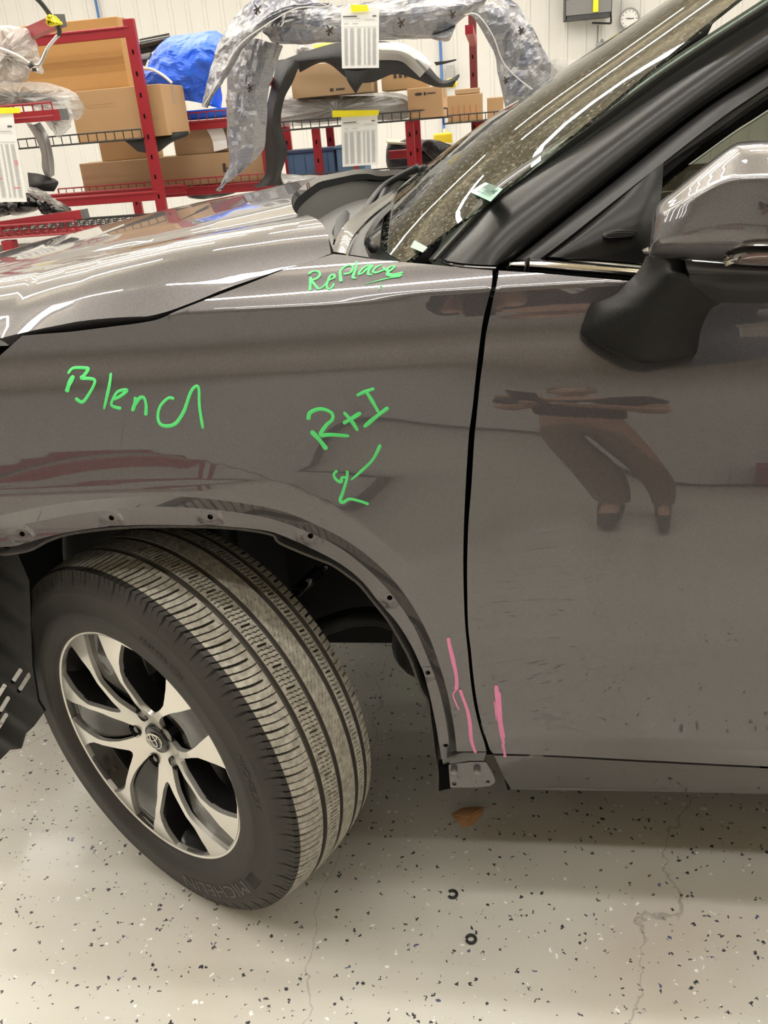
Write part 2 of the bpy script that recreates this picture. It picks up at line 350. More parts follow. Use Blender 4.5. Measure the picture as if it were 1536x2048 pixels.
# arch return and cladding flange (cladding has been taken off)
def strip(name, ca, offa, cb, offb, m, parent, n=5, k=2, lefta=None, leftb=None, th_=.0015):
    P = PS(lin(cr(ca, 8), 9), S, offa); Q = PS(lin(cr(cb, 8), 9), S, offb)
    if lefta is not None:
        def app(P_, rad, off):
            a = arcL(rad)[::-1]; y = S(a[:, 0], a[:, 1]) + off; L_ = np.stack([a[:, 0], y, a[:, 1]], 1); return np.vstack([L_[L_[:, 0] < P_[0, 0] - .01], P_])
        P = app(P, lefta, offa); Q = app(Q, leftb, offb)
    def rs(P_, m_=150):
        d = np.r_[0, np.cumsum(np.linalg.norm(np.diff(P_, axis=0), axis=1))]; t = np.linspace(0, d[-1], m_); return np.stack([np.interp(t, d, P_[:, i]) for i in range(3)], 1)
    P = rs(P); Q = rs(Q); return P, Q
P0, P1 = strip('', A0, 0., A1, .017, None, None, lefta=.512, leftb=.490)
sheet('arch_return', np.stack([P0, P0 + [0, .002, 0], P1], 0), PAINT, fender, .0015)
P1b, P2 = strip('', A1, .0172, B0, .018, None, None, lefta=.490, leftb=.455)
# flange with bolt holes, in the xz plane
HOL = [(42, 1070), (221, 1038), (419, 1036), (620, 1074), (779, 1198), (855, 1348), (891.5, 1491), (945, 1526)]
tab = PS([(882.3, 1512), (888, 1534.6), (971, 1539), (966, 1528), (969, 1516), (973, 1505), (913, 1505), (900, 1506)], S, .0175)
flp = np.vstack([P2[:, [0, 2]], tab[:, [0, 2]], P1b[::-1][:, [0, 2]]])
hh = [PS([h], S, .0175)[0] for h in HOL]
holes = [np.array([[h[0] + .0044 * math.cos(a), h[2] + .0044 * math.sin(a)] for a in np.linspace(0, 2 * np.pi, 17)[:-1]]) for h in hh]
def SFl(x, z):
    y = S(x, z) + .0176
    for h in hh[:6]:
        d = np.hypot((x - h[0]) / 1.25, z - h[2]); y = y + .0035 * (1 - ss((d - .010) / .008))
    return y
panel('cladding_flange', flp, SFl, PAINT, fender, holes=holes, step=.005, hem=.008)
# torn liner lip behind the flange edge and bracket below the fender
LIP = [(0, 1105), (12, 1107), (60, 1098), (95, 1080), (150, 1064), (270, 1052), (440, 1053), (540, 1066), (560, 1084), (620, 1110), (665, 1128), (700, 1152), (722, 1170), (749, 1203), (778, 1240), (804, 1284), (825, 1325), (843, 1377), (857.5, 1402), (862, 1434), (866.7, 1470), (872, 1512), (877, 1544), (877, 1580), (884, 1580)]
q = PS(cr(LIP, 5), S, .040); q2 = q + [0, .05, 0]
sheet('liner_lip', np.stack([q, q + [0, .02, -.004], q2 + [0, 0, -.002]], 0), mat('liner_lip_plastic', (.10, .092, .085), rough=.7, bump=.4, bscale=200), car, .004)
def flat_part(name, px, Y, m, parent, thick=.004, holes=(), bevel=0):
    P = np.array([PY(a, b, Y) for a, b in px]); P2_ = P[:, [0, 2]]
    H = [np.array([[*(PY(hx, hy, Y)[[0, 2]] + r_ * np.array([math.cos(t), math.sin(t)]))] for t in np.linspace(0, 2 * np.pi, 13)[:-1]]) for hx, hy, r_ in holes]
    return panel(name, P2_, lambda x, z: Y + 0 * x, m, parent, holes=H, step=.02, hem=thick)
br = flat_part('fender_bracket', [(897, 1530), (900.5, 1575), (950, 1575), (981, 1572), (989, 1566), (990, 1560), (984, 1545), (972, 1524), (940, 1524)], -.105, PAINT, car, .003, holes=[(908.5, 1567.5, .0042), (976, 1563, .0035)])
for bx, by in ((908, 1541), (954, 1541)):
    b_ = MB(); p = PY(bx, by, -.108); b_.bar(p + [0, -.005, 0], p + [0, .004, 0], .006, 6); b_.bar(p + [0, -.006, 0], p + [0, -.005, 0], .0035, 10); b_.build('bolt', STEEL, br)
flat_part('sill_end', [(877, 1534), (900, 1534), (902, 1577), (880, 1581)], -.085, BLACK, car, .02)
# ---- door
g2 = XZ(G2)
db = XZ([(986.5, 1507), (1100, 1510.5), (1300, 1521), (1536, 1533)], n=5)
DT = [(997.3, 541), (1040, 543.8), (1087, 547), (1170, 554), (1258, 562), (1400, 574), (1536, 586)]
dt = XZ(DT)
poly = np.vstack([g2, db[1:], [[1.30, db[-1, 1] + .002], [1.62, db[-1, 1] + .01], [1.66, .5], [1.70, .9], [1.72, 1.19]], dt[::-1]])
door = panel('front_door', poly, S, PAINT, car, step=.0085, hem=.02)
rk = XZ([(989, 1513), (1020, 1575), (1040, 1579), (1300, 1583), (1536, 1588)], n=5, off=.012)
rt = XZ([(989, 1511), (1100, 1514), (1300, 1525), (1536, 1537)], n=5, off=.012)
poly = np.vstack([rk, [[1.75, rk[-1, 1] + .004], [1.75, rt[-1, 1] + .006]], rt[::-1]])
panel('rocker_panel', poly, lambda x, z: S(x, z) + .012, PAINT, car, step=.012, hem=.02)
# rear door beyond the frame
poly = np.array([[1.665, .40], [1.71, .5], [1.735, .9], [1.75, 1.19], [2.35, 1.2], [2.4, .9], [2.3, .7], [2.15, .42]])
panel('rear_door', poly, S, PAINT, car, step=.03, hem=.02)
# ---- hood  z = H(x, y)
hg = PS(cr(HG, 6), S, 0.); HX = np.r_[-.95, -.55, hg[:, 0]]; o_ = np.argsort(HX)
HZ = np.r_[1.06, 1.12, hg[:, 2]][o_]; HY = np.r_[.03, -.02, hg[:, 1]][o_]; HX = HX[o_]
HYs = [0, .04, .09, .15, .22, .27, .34, .45, .83, 1.0]
HZs = [0, .030, .052, .064, .070, .077, .090, .099, .112, .112]
def Hraw(x, y):
    yv = np.where(y > .83, 1.66 - y, y)
    ye = -.035 + .045 * ss((x + .0) / .4) + .03 * ss((-x) / .9); base = 1.148 + .052 * ss((x + .05) / .55) - np.interp(-x, [0, .2, .55, 1.0], [0, .008, .033, .10])
    cf = np.interp(x, [-1, -.55, -.22, .11], [.38, .56, .80, 1])
    u = np.clip(yv - ye, -.1, 1); d = np.arange(-.1, 1.001, .002); t = np.interp(d, HYs, HZs); t[d < 0] = d[d < 0] * .9
    k = np.hanning(41); k /= k.sum(); ts = np.convolve(np.r_[t[0] + (np.arange(20) - 20) * (t[1] - t[0]), t, np.full(20, t[-1])], k, 'valid')
    return base + cf * (np.interp(u, d, ts) - np.interp(0, d, ts))
dH = np.polyval(np.polyfit(hg[:, 0], hg[:, 2] - Hraw(hg[:, 0], hg[:, 1]), 2), hg[:, 0])
def H(x, y): return Hraw(x, y) + np.interp(x, hg[:, 0], dH) * np.clip(1 - (y + .05) / .3, 0, 1)
HR = [(.357, .06), (.338, .10), (.29, .20), (.245, .32), (.215, .48), (.20, .65), (.195, .83), (.20, 1.01), (.215, 1.18), (.245, 1.34), (.29, 1.46), (.338, 1.56), (.357, 1.60)]
hr = cr(HR, 6); he = hg[:, :2].copy()
hr[0] = he[-1]
front_h = np.array([[-.95, 1.60], [-1.0, 1.3], [-1.02, .83], [-1.0, .4], [-.93, .05], [-.55, -.035]])
poly = np.vstack([he, hr[1:], front_h])
hood = panel('hood', poly, H, PAINT, car, step=.016, hem=.018, plane='xy')
# black seal below the hood's rear edge, seen past the far half
hb = np.stack([hr[:, 0], hr[:, 1], H(hr[:, 0], hr[:, 1]) - .006], 1)
sheet('hood_seal', np.stack([hb, hb + [.006, 0, -.022], hb + [-.05, 0, -.03]], 0), BLACK, car, .003)
sheet('cowl_rear_wall', np.stack([hb + [-.012, 0, -.012], hb + [-.006, 0, -.06], hb + [.01, 0, -.15]], 0), GREYP, car, .003)
# far fender and door, beyond the hood
def mirror_panel(name, poly_, off=0.): return panel(name, poly_, lambda x, z: 1.66 - S(x, z), PAINT, car, step=.05, hem=-.02)
pf = np.vstack([leftarc, np.stack([.02 + .512 * np.cos(np.radians(np.linspace(128, 5, 20))), .392 + .512 * np.sin(np.radians(np.linspace(128, 5, 20)))], 1), [[.56, .42], [.56, .9], [.60, 1.19], [.35, 1.20], [-.2, 1.13]], front])
mirror_panel('far_fender', pf)
mirror_panel('far_door', np.array([[.57, .40], [.57, .9], [.61, 1.19], [1.72, 1.19], [1.66, .42]]))
# ---- cowl, wipers
CW = [[(.335, .07, 1.195), (.235, .30, 1.215), (.165, .83, 1.225), (.235, 1.36, 1.215), (.335, 1.59, 1.195)],
      [(.43, .08, 1.178), (.36, .32, 1.185), (.31, .83, 1.19), (.36, 1.34, 1.185), (.43, 1.58, 1.178)],
      [(.53, .09, 1.195), (.43, .34, 1.20), (.365, .83, 1.205), (.43, 1.32, 1.20), (.53, 1.57, 1.195)]]
cowl = gridsurf('cowl_panel', [[(p[0] - .02, p[1], p[2] - .02) for p in r] for r in CW], mat('light_grey_cowl', (.15, .147, .142), .35, spec=.6), car, world=True, sub=8, thick=.01)
# ---- front wheel, steered
WC = np.array([0, 0, .378]); SD = R(29); CB = R(-.6)
WN = np.array([-math.sin(SD), -math.cos(SD), 0.]); WU = np.array([math.cos(SD), -math.sin(SD), 0.]); WV = np.array([0, 0, 1.])
WN = WN * math.cos(CB) + np.array([0, 0, 1.]) * math.sin(CB); WV = np.cross(WU, -WN) * 1.0; WV = WV if WV[2] > 0 else -WV
def wl(a, r, t): return WC + WN * a + r * (math.cos(t) * WU + math.sin(t) * WV)
def WP(a, r, t):
    a, r, t = np.broadcast_arrays(np.asarray(a, float), r, t)
    return WC + a[..., None] * WN + r[..., None] * (np.cos(t)[..., None] * WU + np.sin(t)[..., None] * WV)
def revolve(name, pr_, m, parent, n=96, t0=0, t1=2 * math.pi, smooth=True):
    pr_ = np.array(pr_, float); cl = abs(t1 - t0) > 6.28; t = np.linspace(t0, t1, n + 1)[:n if cl else n + 1]
    V = WP(pr_[None, :, 0], pr_[None, :, 1], t[:, None]).reshape(-1, 3); k = len(pr_); Fc = []
    for i in range(len(t) if cl else len(t) - 1):
        j = (i + 1) % len(t); Fc += [(i * k + a, j * k + a, j * k + a + 1, i * k + a + 1) for a in range(k - 1)]
    return mesh(name, V, Fc, m, parent, smooth)
wheel = revolve('wheel', [(-.10, .245), (-.095, .232), (-.03, .215), (.05, .218), (.085, .228), (.098, .236), (.107, .2375), (.1085, .2440), (.1065, .2462), (.102, .247)], DARKAL, car, 160)
# tyre: cross-section swept with grooves, shoulder slots, slits and wavy sipes cut into the tread
side = [(.098, .236), (.106, .2385), (.111, .2475), (.1135, .250), (.1175, .2515), (.1195, .262), (.1205, .2625), (.1212, .285), (.1212, .290), (.1206, .291), (.1202, .318), (.1185, .326), (.1188, .3275), (.1150, .3345), (.1150, .3365), (.1115, .3440), (.1085, .350)]
gr = [.040, -.003, -.048, -.079]
ax = set(np.round(np.arange(-.104, .1041, .0016), 5))
for g_ in gr: ax |= {round(g_ + d_, 5) for d_ in (-.0052, -.0042, -.003, .003, .0042, .0052)}
ax = np.array(sorted(ax, reverse=True))
def crown(a): return .3765 - .0065 * (np.abs(a) / .08) ** 2 - .35 * np.maximum(0, np.abs(a) - .084) ** 1.35 * 1.0
NP = 57; PW = 2 * math.pi / NP; NA = NP * 50
ta = np.arange(NA) * 2 * math.pi / NA
A_, T_ = np.meshgrid(ax, ta); arc = T_ * .374; pit = PW * .374
dep = np.zeros_like(A_)
for g_ in gr: dep = np.maximum(dep, .0075 * np.clip((.0052 - np.abs(A_ - g_)) / .0012, 0, 1))
def line(pos, period, wdt, dd, mask):
    global dep
    u = np.mod(pos + period / 2, period) - period / 2
    dep = np.maximum(dep, np.where(mask & (np.abs(u) < wdt / 2), dd, 0))
so = A_ > .046; si = A_ < -.086
edge_ = np.where(so, A_ - .046, -.086 - A_)
sk = arc - np.where(so | si, 5.0 * np.maximum(edge_, 0) ** 2, 0)
line(sk, pit, .0036, .007, (so & (A_ > .053)) | (si & (A_ < -.090)))     # open shoulder slots
line(sk + pit / 3, pit, .0016, .005, so | si)                            # shoulder sipes
line(sk + pit * 2 / 3, pit, .0016, .005, so | si)
mid2 = (A_ > .004) & (A_ < .033); mid4 = (A_ < -.055) & (A_ > -.072)
zz_ = .0010 * np.sin(2 * np.pi * A_ / .0095)
line(arc - A_ * .25, pit, .0032, .006, ((A_ > .011) & (A_ < .027)) | ((A_ < -.058) & (A_ > -.069)))   # short slits
for k in (1, 2, 3, 4): line(arc - A_ * .25 + zz_ + k * pit / 5, pit, .0010, .0024, mid2 | mid4)
cen = (A_ < -.010) & (A_ > -.041)
line(arc + A_ * 1.5 + .0016 * np.sin(2 * np.pi * A_ / .0085), pit / 3, .0010, .0018, cen)
rad = crown(A_) - dep
sideA = np.array(side); n1 = len(side); nin = n1
pa = np.concatenate([np.tile(sideA[:, 0], (NA, 1)), A_, np.tile(-sideA[::-1, 0], (NA, 1))], 1)
prr = np.concatenate([np.tile(sideA[:, 1], (NA, 1)), rad, np.tile(sideA[::-1, 1], (NA, 1))], 1)
# shoulder scallops on the outer wall between the slots
u_ = np.mod(sk[:, 0] + pit / 2, pit) - pit / 2; sc_ = np.clip((.0028 - np.abs(u_)) / .001, 0, 1)
pa[:, n1 - 1] -= .0028 * sc_; pa[:, n1 - 2] -= .0016 * sc_; pa[:, n1] -= .002 * sc_
# flat where the tyre meets the ground
V = WP(pa, prr, T_[:, :1]); low = V[..., 2] < .0; V[..., 2] = np.maximum(V[..., 2], .0005)
k_ = V.shape[1]; ii, jj = np.meshgrid(np.arange(NA), np.arange(k_ - 1), indexing='ij'); i2 = (ii + 1) % NA
Fq = np.stack([ii * k_ + jj, ii * k_ + jj + 1, i2 * k_ + jj + 1, i2 * k_ + jj], -1).reshape(-1, 4)
me = bpy.data.meshes.new('tyre'); me.vertices.add(V.size // 3); me.vertices.foreach_set('co', V.reshape(-1).astype(np.float32))
me.loops.add(Fq.size); me.loops.foreach_set('vertex_index', Fq.reshape(-1).astype(np.int32)); me.polygons.add(len(Fq)); me.polygons.foreach_set('loop_start', (np.arange(len(Fq)) * 4).astype(np.int32))
me.update(calc_edges=True)
smk = np.tile((np.arange(k_ - 1) < n1 - 2) | (np.arange(k_ - 1) > k_ - n1 + 1), NA); me.polygons.foreach_set('use_smooth', smk)
def tread_mat():
    m = mat('dusty_tread_rubber', (.2, .19, .165), rough=.75, bump=.25, bscale=260); nt, I = nodes(m); N = nt.nodes; L = nt.links.new
    tc = N.new('ShaderNodeTexCoord'); n = N.new('ShaderNodeTexNoise'); n.inputs['Scale'].default_value = 90; n.inputs['Detail'].default_value = 6; L(tc.outputs['Object'], n.inputs['Vector'])
    r = N.new('ShaderNodeValToRGB'); r.color_ramp.elements[0].position = .3; r.color_ramp.elements[1].position = .75; r.color_ramp.elements[0].color = (.24, .225, .185, 1); r.color_ramp.elements[1].color = (.50, .47, .40, 1); L(n.outputs['Fac'], r.inputs[0]); L(r.outputs[0], I['Base Color']); return m
TREAD = tread_mat(); GROOVE = mat('groove_rubber', (.075, .068, .058), rough=.8)
rp = (prr[:, :-1] + prr[:, 1:]) / 2; apm = (pa[:, :-1] + pa[:, 1:]) / 2
on = (apm < .0945) & (apm > -.1035) & (rp > crown(apm) - .0012); mi_ = np.where(on, 1, 0); mi_[(np.abs(apm) < .0945) & ~on & (rp > .355) & (rp < crown(apm) - .0012)] = 2
for k in (RUBBER, TREAD, GROOVE): me.materials.append(k)
me.polygons.foreach_set('material_index', mi_.reshape(-1).astype(np.int32))
tyre = bpy.data.objects.new('tyre', me); COL.objects.link(tyre); attach(tyre, wheel)
# lettering moulded on the sidewall
def arc_text(name, s, size, r0, tc_, span, aoff, m, ext=.0007):
    V, Fc = text_mesh(s, size, ext); wdt = V[:, 0].max() - V[:, 0].min(); cx = (V[:, 0].max() + V[:, 0].min()) / 2; cy = (V[:, 1].max() + V[:, 1].min()) / 2
    t = tc_ - (V[:, 0] - cx) / wdt * span; r = r0 + (V[:, 1] - cy); a = np.interp(r, sideA[5:, 1], sideA[5:, 0]) + aoff + V[:, 2]
    return mesh(name, WP(a, r, t), Fc, m, wheel, False)
LET = mat('raised_sidewall_lettering', (.085, .080, .075), rough=.5)
arc_text('sidewall_lettering', 'MICHELIN', .040, .3085, R(-62), R(41), .0004, LET)
arc_text('sidewall_lettering', 'MICHELIN', .019, .3085, R(14), R(19), .0002, RUBBER)
arc_text('sidewall_lettering', 'PREMIER LTX', .012, .298, R(62), R(20), .0002, RUBBER)
for t_ in (-36,):                                                          # moulded fine ribs beside the word
    b = MB()
    for k in range(7): tt = R(t_ + 1.1 * k - 2); b.bar(wl(.1208, .296, tt), wl(.1200, .322, tt), .0007, 4)
    b.build('moulded_ribs', RUBBER, wheel)['kind'] = 'stuff'
# alloy face: five twin spokes
def woff(r): return np.interp(r, [0, .05, .1, .15, .2, .245, .27], [.065, .083, .103, .114, .1135, .1075, .107])
rr_ = np.linspace(0, .27, 271); wo_ = np.convolve(np.pad(woff(rr_), 12, 'edge'), np.hanning(25) / np.hanning(25).sum(), 'valid')
def WF(x, z): return np.interp(np.hypot(x, z), rr_, wo_)
def pol(lst, k): return np.array([[r * math.cos(R(37 + 72 * k + a)), r * math.sin(R(37 + 72 * k + a))] for r, a in lst])
pk = [(.045, 0), (.048, 9), (.06, 14), (.078, 16.3), (.1, 17), (.12, 16.6), (.14, 15.2), (.16, 13.2), (.18, 11.3), (.205, 8.6), (.2405, 6.0)]
pocket = [(r, -a) for r, a in pk[::-1]] + pk[1:]
op = [(.083, 0), (.086, 4), (.098, 8.5), (.115, 12), (.135, 15.2), (.155, 17.6), (.175, 18.3), (.195, 17.2), (.215, 15.6), (.236, 13.6), (.2385, 5), (.2385, 0)]
opening = op + [(r, -a) for r, a in op[::-1][1:-1]]
def rsm(p, st=.004): return lin(np.vstack([p, p[:1]]), st)[:-1]
pockets = [rsm(pol(pocket, k)) for k in range(5)]; opens = [rsm(pol([(r, a + 36) for r, a in opening], k)) for k in range(5)]
def wheel_panel(name, poly_, Sf_, m, parent, holes=(), step=.006, hem=.01):
    o = panel(name, poly_, lambda x, z: -Sf_(x, z), m, None, holes=holes, step=step, hem=hem)
    me_ = o.data; n_ = len(me_.vertices); P = np.empty(n_ * 3); me_.vertices.foreach_get('co', P); P = P.reshape(-1, 3)
    M3 = np.array([WU, -WN, WV]); nn = np.array([tuple(c.vector) for c in me_.corner_normals]); me_.vertices.foreach_set('co', (WC + P @ M3).reshape(-1)); me_.update()
    me_.normals_split_custom_set([tuple(v) for v in nn @ M3])
    if parent is not None: attach(o, parent)
    return o
circ = np.array([[.2395 * math.cos(t), .2395 * math.sin(t)] for t in np.linspace(0, 2 * np.pi, 181)[:-1]])
hubh = np.array([[.031 * math.cos(t), .031 * math.sin(t)] for t in np.linspace(0, 2 * np.pi, 41)[:-1]])
wheel_panel('spoke_face', circ, WF, MACH, wheel, holes=pockets + opens + [hubh], hem=.009)
revolve('rim_lip', [(.098, .2385), (.1075, .2395), (.1095, .2425), (.1090, .2460), (.1060, .2475)], MACH, wheel, 160)
for k in range(5):
    sh_ = wheel_panel('spoke_pocket', pockets[k], lambda x, z, k=k: WF(x, z) - .0085 - .010 * ss((.17 - np.hypot(x, z)) / .1) - .006 * np.cos(np.arctan2(z, x) * 1 - R(37 + 72 * k)) ** 40 * ss((.2 - np.hypot(x, z)) / .08), DARKAL, wheel, step=.006, hem=.02)
    P = opens[k]; Q = np.array([P, P * .985, P * .965]); nP = len(P)                                       # dark throat of the opening
    V = np.vstack([WP(WF(P[:, 0], P[:, 1]) - .007, np.hypot(P[:, 0], P[:, 1]), np.arctan2(P[:, 1], P[:, 0])), WP(WF(P[:, 0], P[:, 1]) - .05, np.hypot(P[:, 0], P[:, 1]) * 1.0, np.arctan2(P[:, 1], P[:, 0]))])
    mesh('spoke_side', V, [(i, (i + 1) % nP, nP + (i + 1) % nP, nP + i) for i in range(nP)], DARKAL, wheel)
    tt = R(37 + 72 * k); b = MB(); b.bar(wl(.05, .057, tt), wl(.078, .057, tt), .0115, 6); b.bar(wl(.078, .057, tt), wl(.083, .057, tt), .0105, 6, .006); b.build('lug_nut', STEEL, wheel, False)
    b = MB(); V = [wl(a, .057, tt) + .0145 * (math.cos(q_) * WU + math.sin(q_) * WV) for a in (.055, .0865) for q_ in np.linspace(0, 2 * np.pi, 21)[:-1]]
    b.add(V, [(i, (i + 1) % 20, 20 + (i + 1) % 20, 20 + i) for i in range(20)]); b.build('lug_well', GLOSSB, wheel, True)
cap = revolve('centre_cap', [(.055, .0312), (.078, .0312), (.0815, .0295), (.0835, .024), (.0845, .012), (.0848, .0005)], GLOSSB, wheel, 48)
def ell(cx, cy, a, b, n=48): return [wl(.0862, 0, 0) + (cx + a * math.cos(t)) * WU + (cy + b * math.sin(t)) * WV for t in np.linspace(0, 2 * np.pi, n + 1)]
EM = MB(); rt_ = R(25)
def rot(p, c=None): p = np.array(p) - wl(.0862, 0, 0); x, y = p @ WU, p @ WV; return wl(.0862, 0, 0) + (x * math.cos(rt_) - y * math.sin(rt_)) * WU + (x * math.sin(rt_) + y * math.cos(rt_)) * WV
for e_ in (ell(0, 0, .0245, .0165), ell(0, .0015, .0075, .0145), ell(0, .0075, .0165, .0065)): EM.tube([rot(p) for p in e_], .0014, 6)
EM.build('emblem', CHROME, wheel, True)
revolve('brake_disc', [(.03, .03), (.03, .165), (.018, .165), (.018, .03)], mat('brake_disc_iron', (.16, .15, .14), .4, .8), car, 80)
revolve('wheel_hub', [(.06, .0), (.06, .055), (.045, .07), (.03, .075), (.03, .09)], BLKPL, car, 40)
cal = MB(); 
for k in range(7): tt = R(95 + 9 * k); cal.bar(wl(.052, .135, tt), wl(.052, .185, tt), .014, sq=True)
cal.build('brake_caliper', STEEL, car)
# ---- wheel house, suspension and inner body
LIN = mat('wheel_house_dark', (.012, .013, .014), rough=.6)
t_ = np.radians(np.linspace(-8, 182, 46)); rr2 = .50
B_ = np.array([[(.02 + rr2 * math.cos(t) * (1.0), y, .39 + rr2 * math.sin(t)) for t in t_] for y in (-.055, .05, .25, .47)])
sheet('wheel_house_liner', B_, LIN, car, .004)
MB().box((.02, .49, .61), (1.06, .02, .78)).build('inner_apron', LIN, car)
hs = MB(); hs.box((1.25, .0, .80), (1.36, .03, .72)); hs.box((1.35, .0, .40), (1.56, .05, .16)); hs.build('inner_door_shell', BLACK, car)
MB().box((.587, -.055, .80), (.05, .015, .72)).build('door_jamb', BLACK, car)
MB().box((.1, .05, 1.08), (.80, .06, .03)).build('fender_rail', BLACK, car)
MB().box((-.15, .83, .98), (1.1, 1.6, .04)).build('engine_cover', BLACK, car)
MB().box((1.3, .83, .33), (1.6, 1.5, .05)).build('floor_pan', BLACK, car)
fw = MB(); fw.box((.575, .83, .75), (.05, 1.5, .84)); fw.build('firewall', BLACK, car)
m_ = MB(); 
p = [PY(560, 1310, .12), PY(640, 1280, .13), PY(700, 1262, .15), PY(760, 1262, .18), PY(830, 1290, .20)]
rope('control_arm', cr([q + [0, .05, 0] for q in p], 4), .020, BLKPL, car, 10)
p = [PY(835, 1240, .14), PY(830, 1300, .16), PY(880, 1330, .2)]
rope('arm_bushing', cr(p, 4), .045, BLKPL, car, 12)
a = PY(590, 1185, .08); b2 = PY(640, 1140, .10); MB().bar(a, b2, .012, 10).bar(b2, PY(660, 1128, .10), .006, 8).build('tie_rod', GLOSSB, car, True)
MB().box((.30, .30, .62), (.30, .02, .36)).build('inner_shield', LIN, car)
rope('strut', [(.03, .22, .45), (.04, .27, .95)], .035, BLKPL, car, 14)
# splash shield at the left, slotted black plastic
ssd = [(-60, 1085), (30, 1100), (60, 1160), (66, 1330), (78, 1400), (88, 1425), (70, 1450), (48, 1472), (44, 1495), (20, 1500), (0, 1520), (-60, 1590)]
sl = []
for cx, cy, l_ in ((33, 1352, 17), (47, 1367, 26), (2, 1382, 18), (6, 1412, 24), (4, 1443, 26)):
    for s_ in (1,):
        d = np.array([.52, -.85]); n_ = np.array([.85, .52]); c_ = np.array([cx, cy], float)
        h = [c_ + d * l_ * .75 * i + n_ * 4.5 * j for i, j in ((-1, -1), (1, -1), (1.15, 0), (1, 1), (-1, 1), (-1.15, 0))]; sl.append(np.array([PY(*q_, .02)[[0, 2]] for q_ in h]))
P = np.array([PY(a_, b_, .02)[[0, 2]] for a_, b_ in ssd])
panel('splash_shield', P, lambda x, z: .02 + 0 * x + .004 * np.sin(60 * (x + z)), BLKPL, car, holes=sl, step=.02, hem=.006)
# headlamp opening and lamp beyond the fender front
MB().box((-.42, .12, .98), (.30, .34, .20)).build('headlamp', GLOSSB, car, bevel=.03)
bp_ = MB(); bp_.box((-1.0, .95, .55), (.10, 1.1, .30)); bp_.build('bumper_beam', BLKPL, car, bevel=.03)
# ---- glass materials: Fresnel mirror over a tinted clear sheet
def glass_mat(name, tint, extra=0., rough=.0, dirt=0.):
    m = bpy.data.materials.new(name); m.use_nodes = True; nt = m.node_tree; nt.nodes.clear(); N = nt.nodes; L = nt.links.new
    o = N.new('ShaderNodeOutputMaterial'); mx = N.new('ShaderNodeMixShader'); tr = N.new('ShaderNodeBsdfTransparent'); gl = N.new('ShaderNodeBsdfGlossy'); fr = N.new('ShaderNodeFresnel')
    tr.inputs[0].default_value = (*tint, 1); gl.inputs['Roughness'].default_value = rough; fr.inputs[0].default_value = 1.52 + extra
    L(fr.outputs[0], mx.inputs[0]); L(tr.outputs[0], mx.inputs[1]); L(gl.outputs[0], mx.inputs[2]); L(mx.outputs[0], o.inputs[0])
    if dirt:
        df = N.new('ShaderNodeBsdfDiffuse'); df.inputs[0].default_value = (.6, .57, .5, 1); m2 = N.new('ShaderNodeMixShader'); tc = N.new('ShaderNodeTexCoord'); n = N.new('ShaderNodeTexNoise'); n.inputs['Scale'].default_value = 160; n.inputs['Detail'].default_value = 3
        L(tc.outputs['Object'], n.inputs['Vector']); r = N.new('ShaderNodeMapRange'); r.inputs[1].default_value = .56; r.inputs[2].default_value = .72; r.inputs[4].default_value = dirt; L(n.outputs['Fac'], r.inputs[0])
        L(r.outputs[0], m2.inputs[0]); L(mx.outputs[0], m2.inputs[1]); L(df.outputs[0], m2.inputs[2]); L(m2.outputs[0], o.inputs[0])
    return m
WSG = glass_mat('windshield_glass', (.72, .80, .74), .0, dirt=.35); DG = glass_mat('door_glass', (.66, .68, .65))
E = [np.array(p) for p in ((.468, .09, 1.185), (.70, .165, 1.328), (.947, .225, 1.497), (1.25, .275, 1.690))]
def wsrow(i, inset=0.):
    p = E[i]; out = []
    for u in np.linspace(-1, 1, 9):
        y = .83 + u * (.83 - p[1] - inset); k = 1 - abs(u) ** 2.0
        out.append((p[0] - (.155, .125, .070, .03)[i] * k, y, p[2] + (.012, .032, .022, .012)[i] * k))
    return out
ws = gridsurf('windshield', [wsrow(i) for i in range(4)], WSG, car, world=True, sub=6, thick=.005)
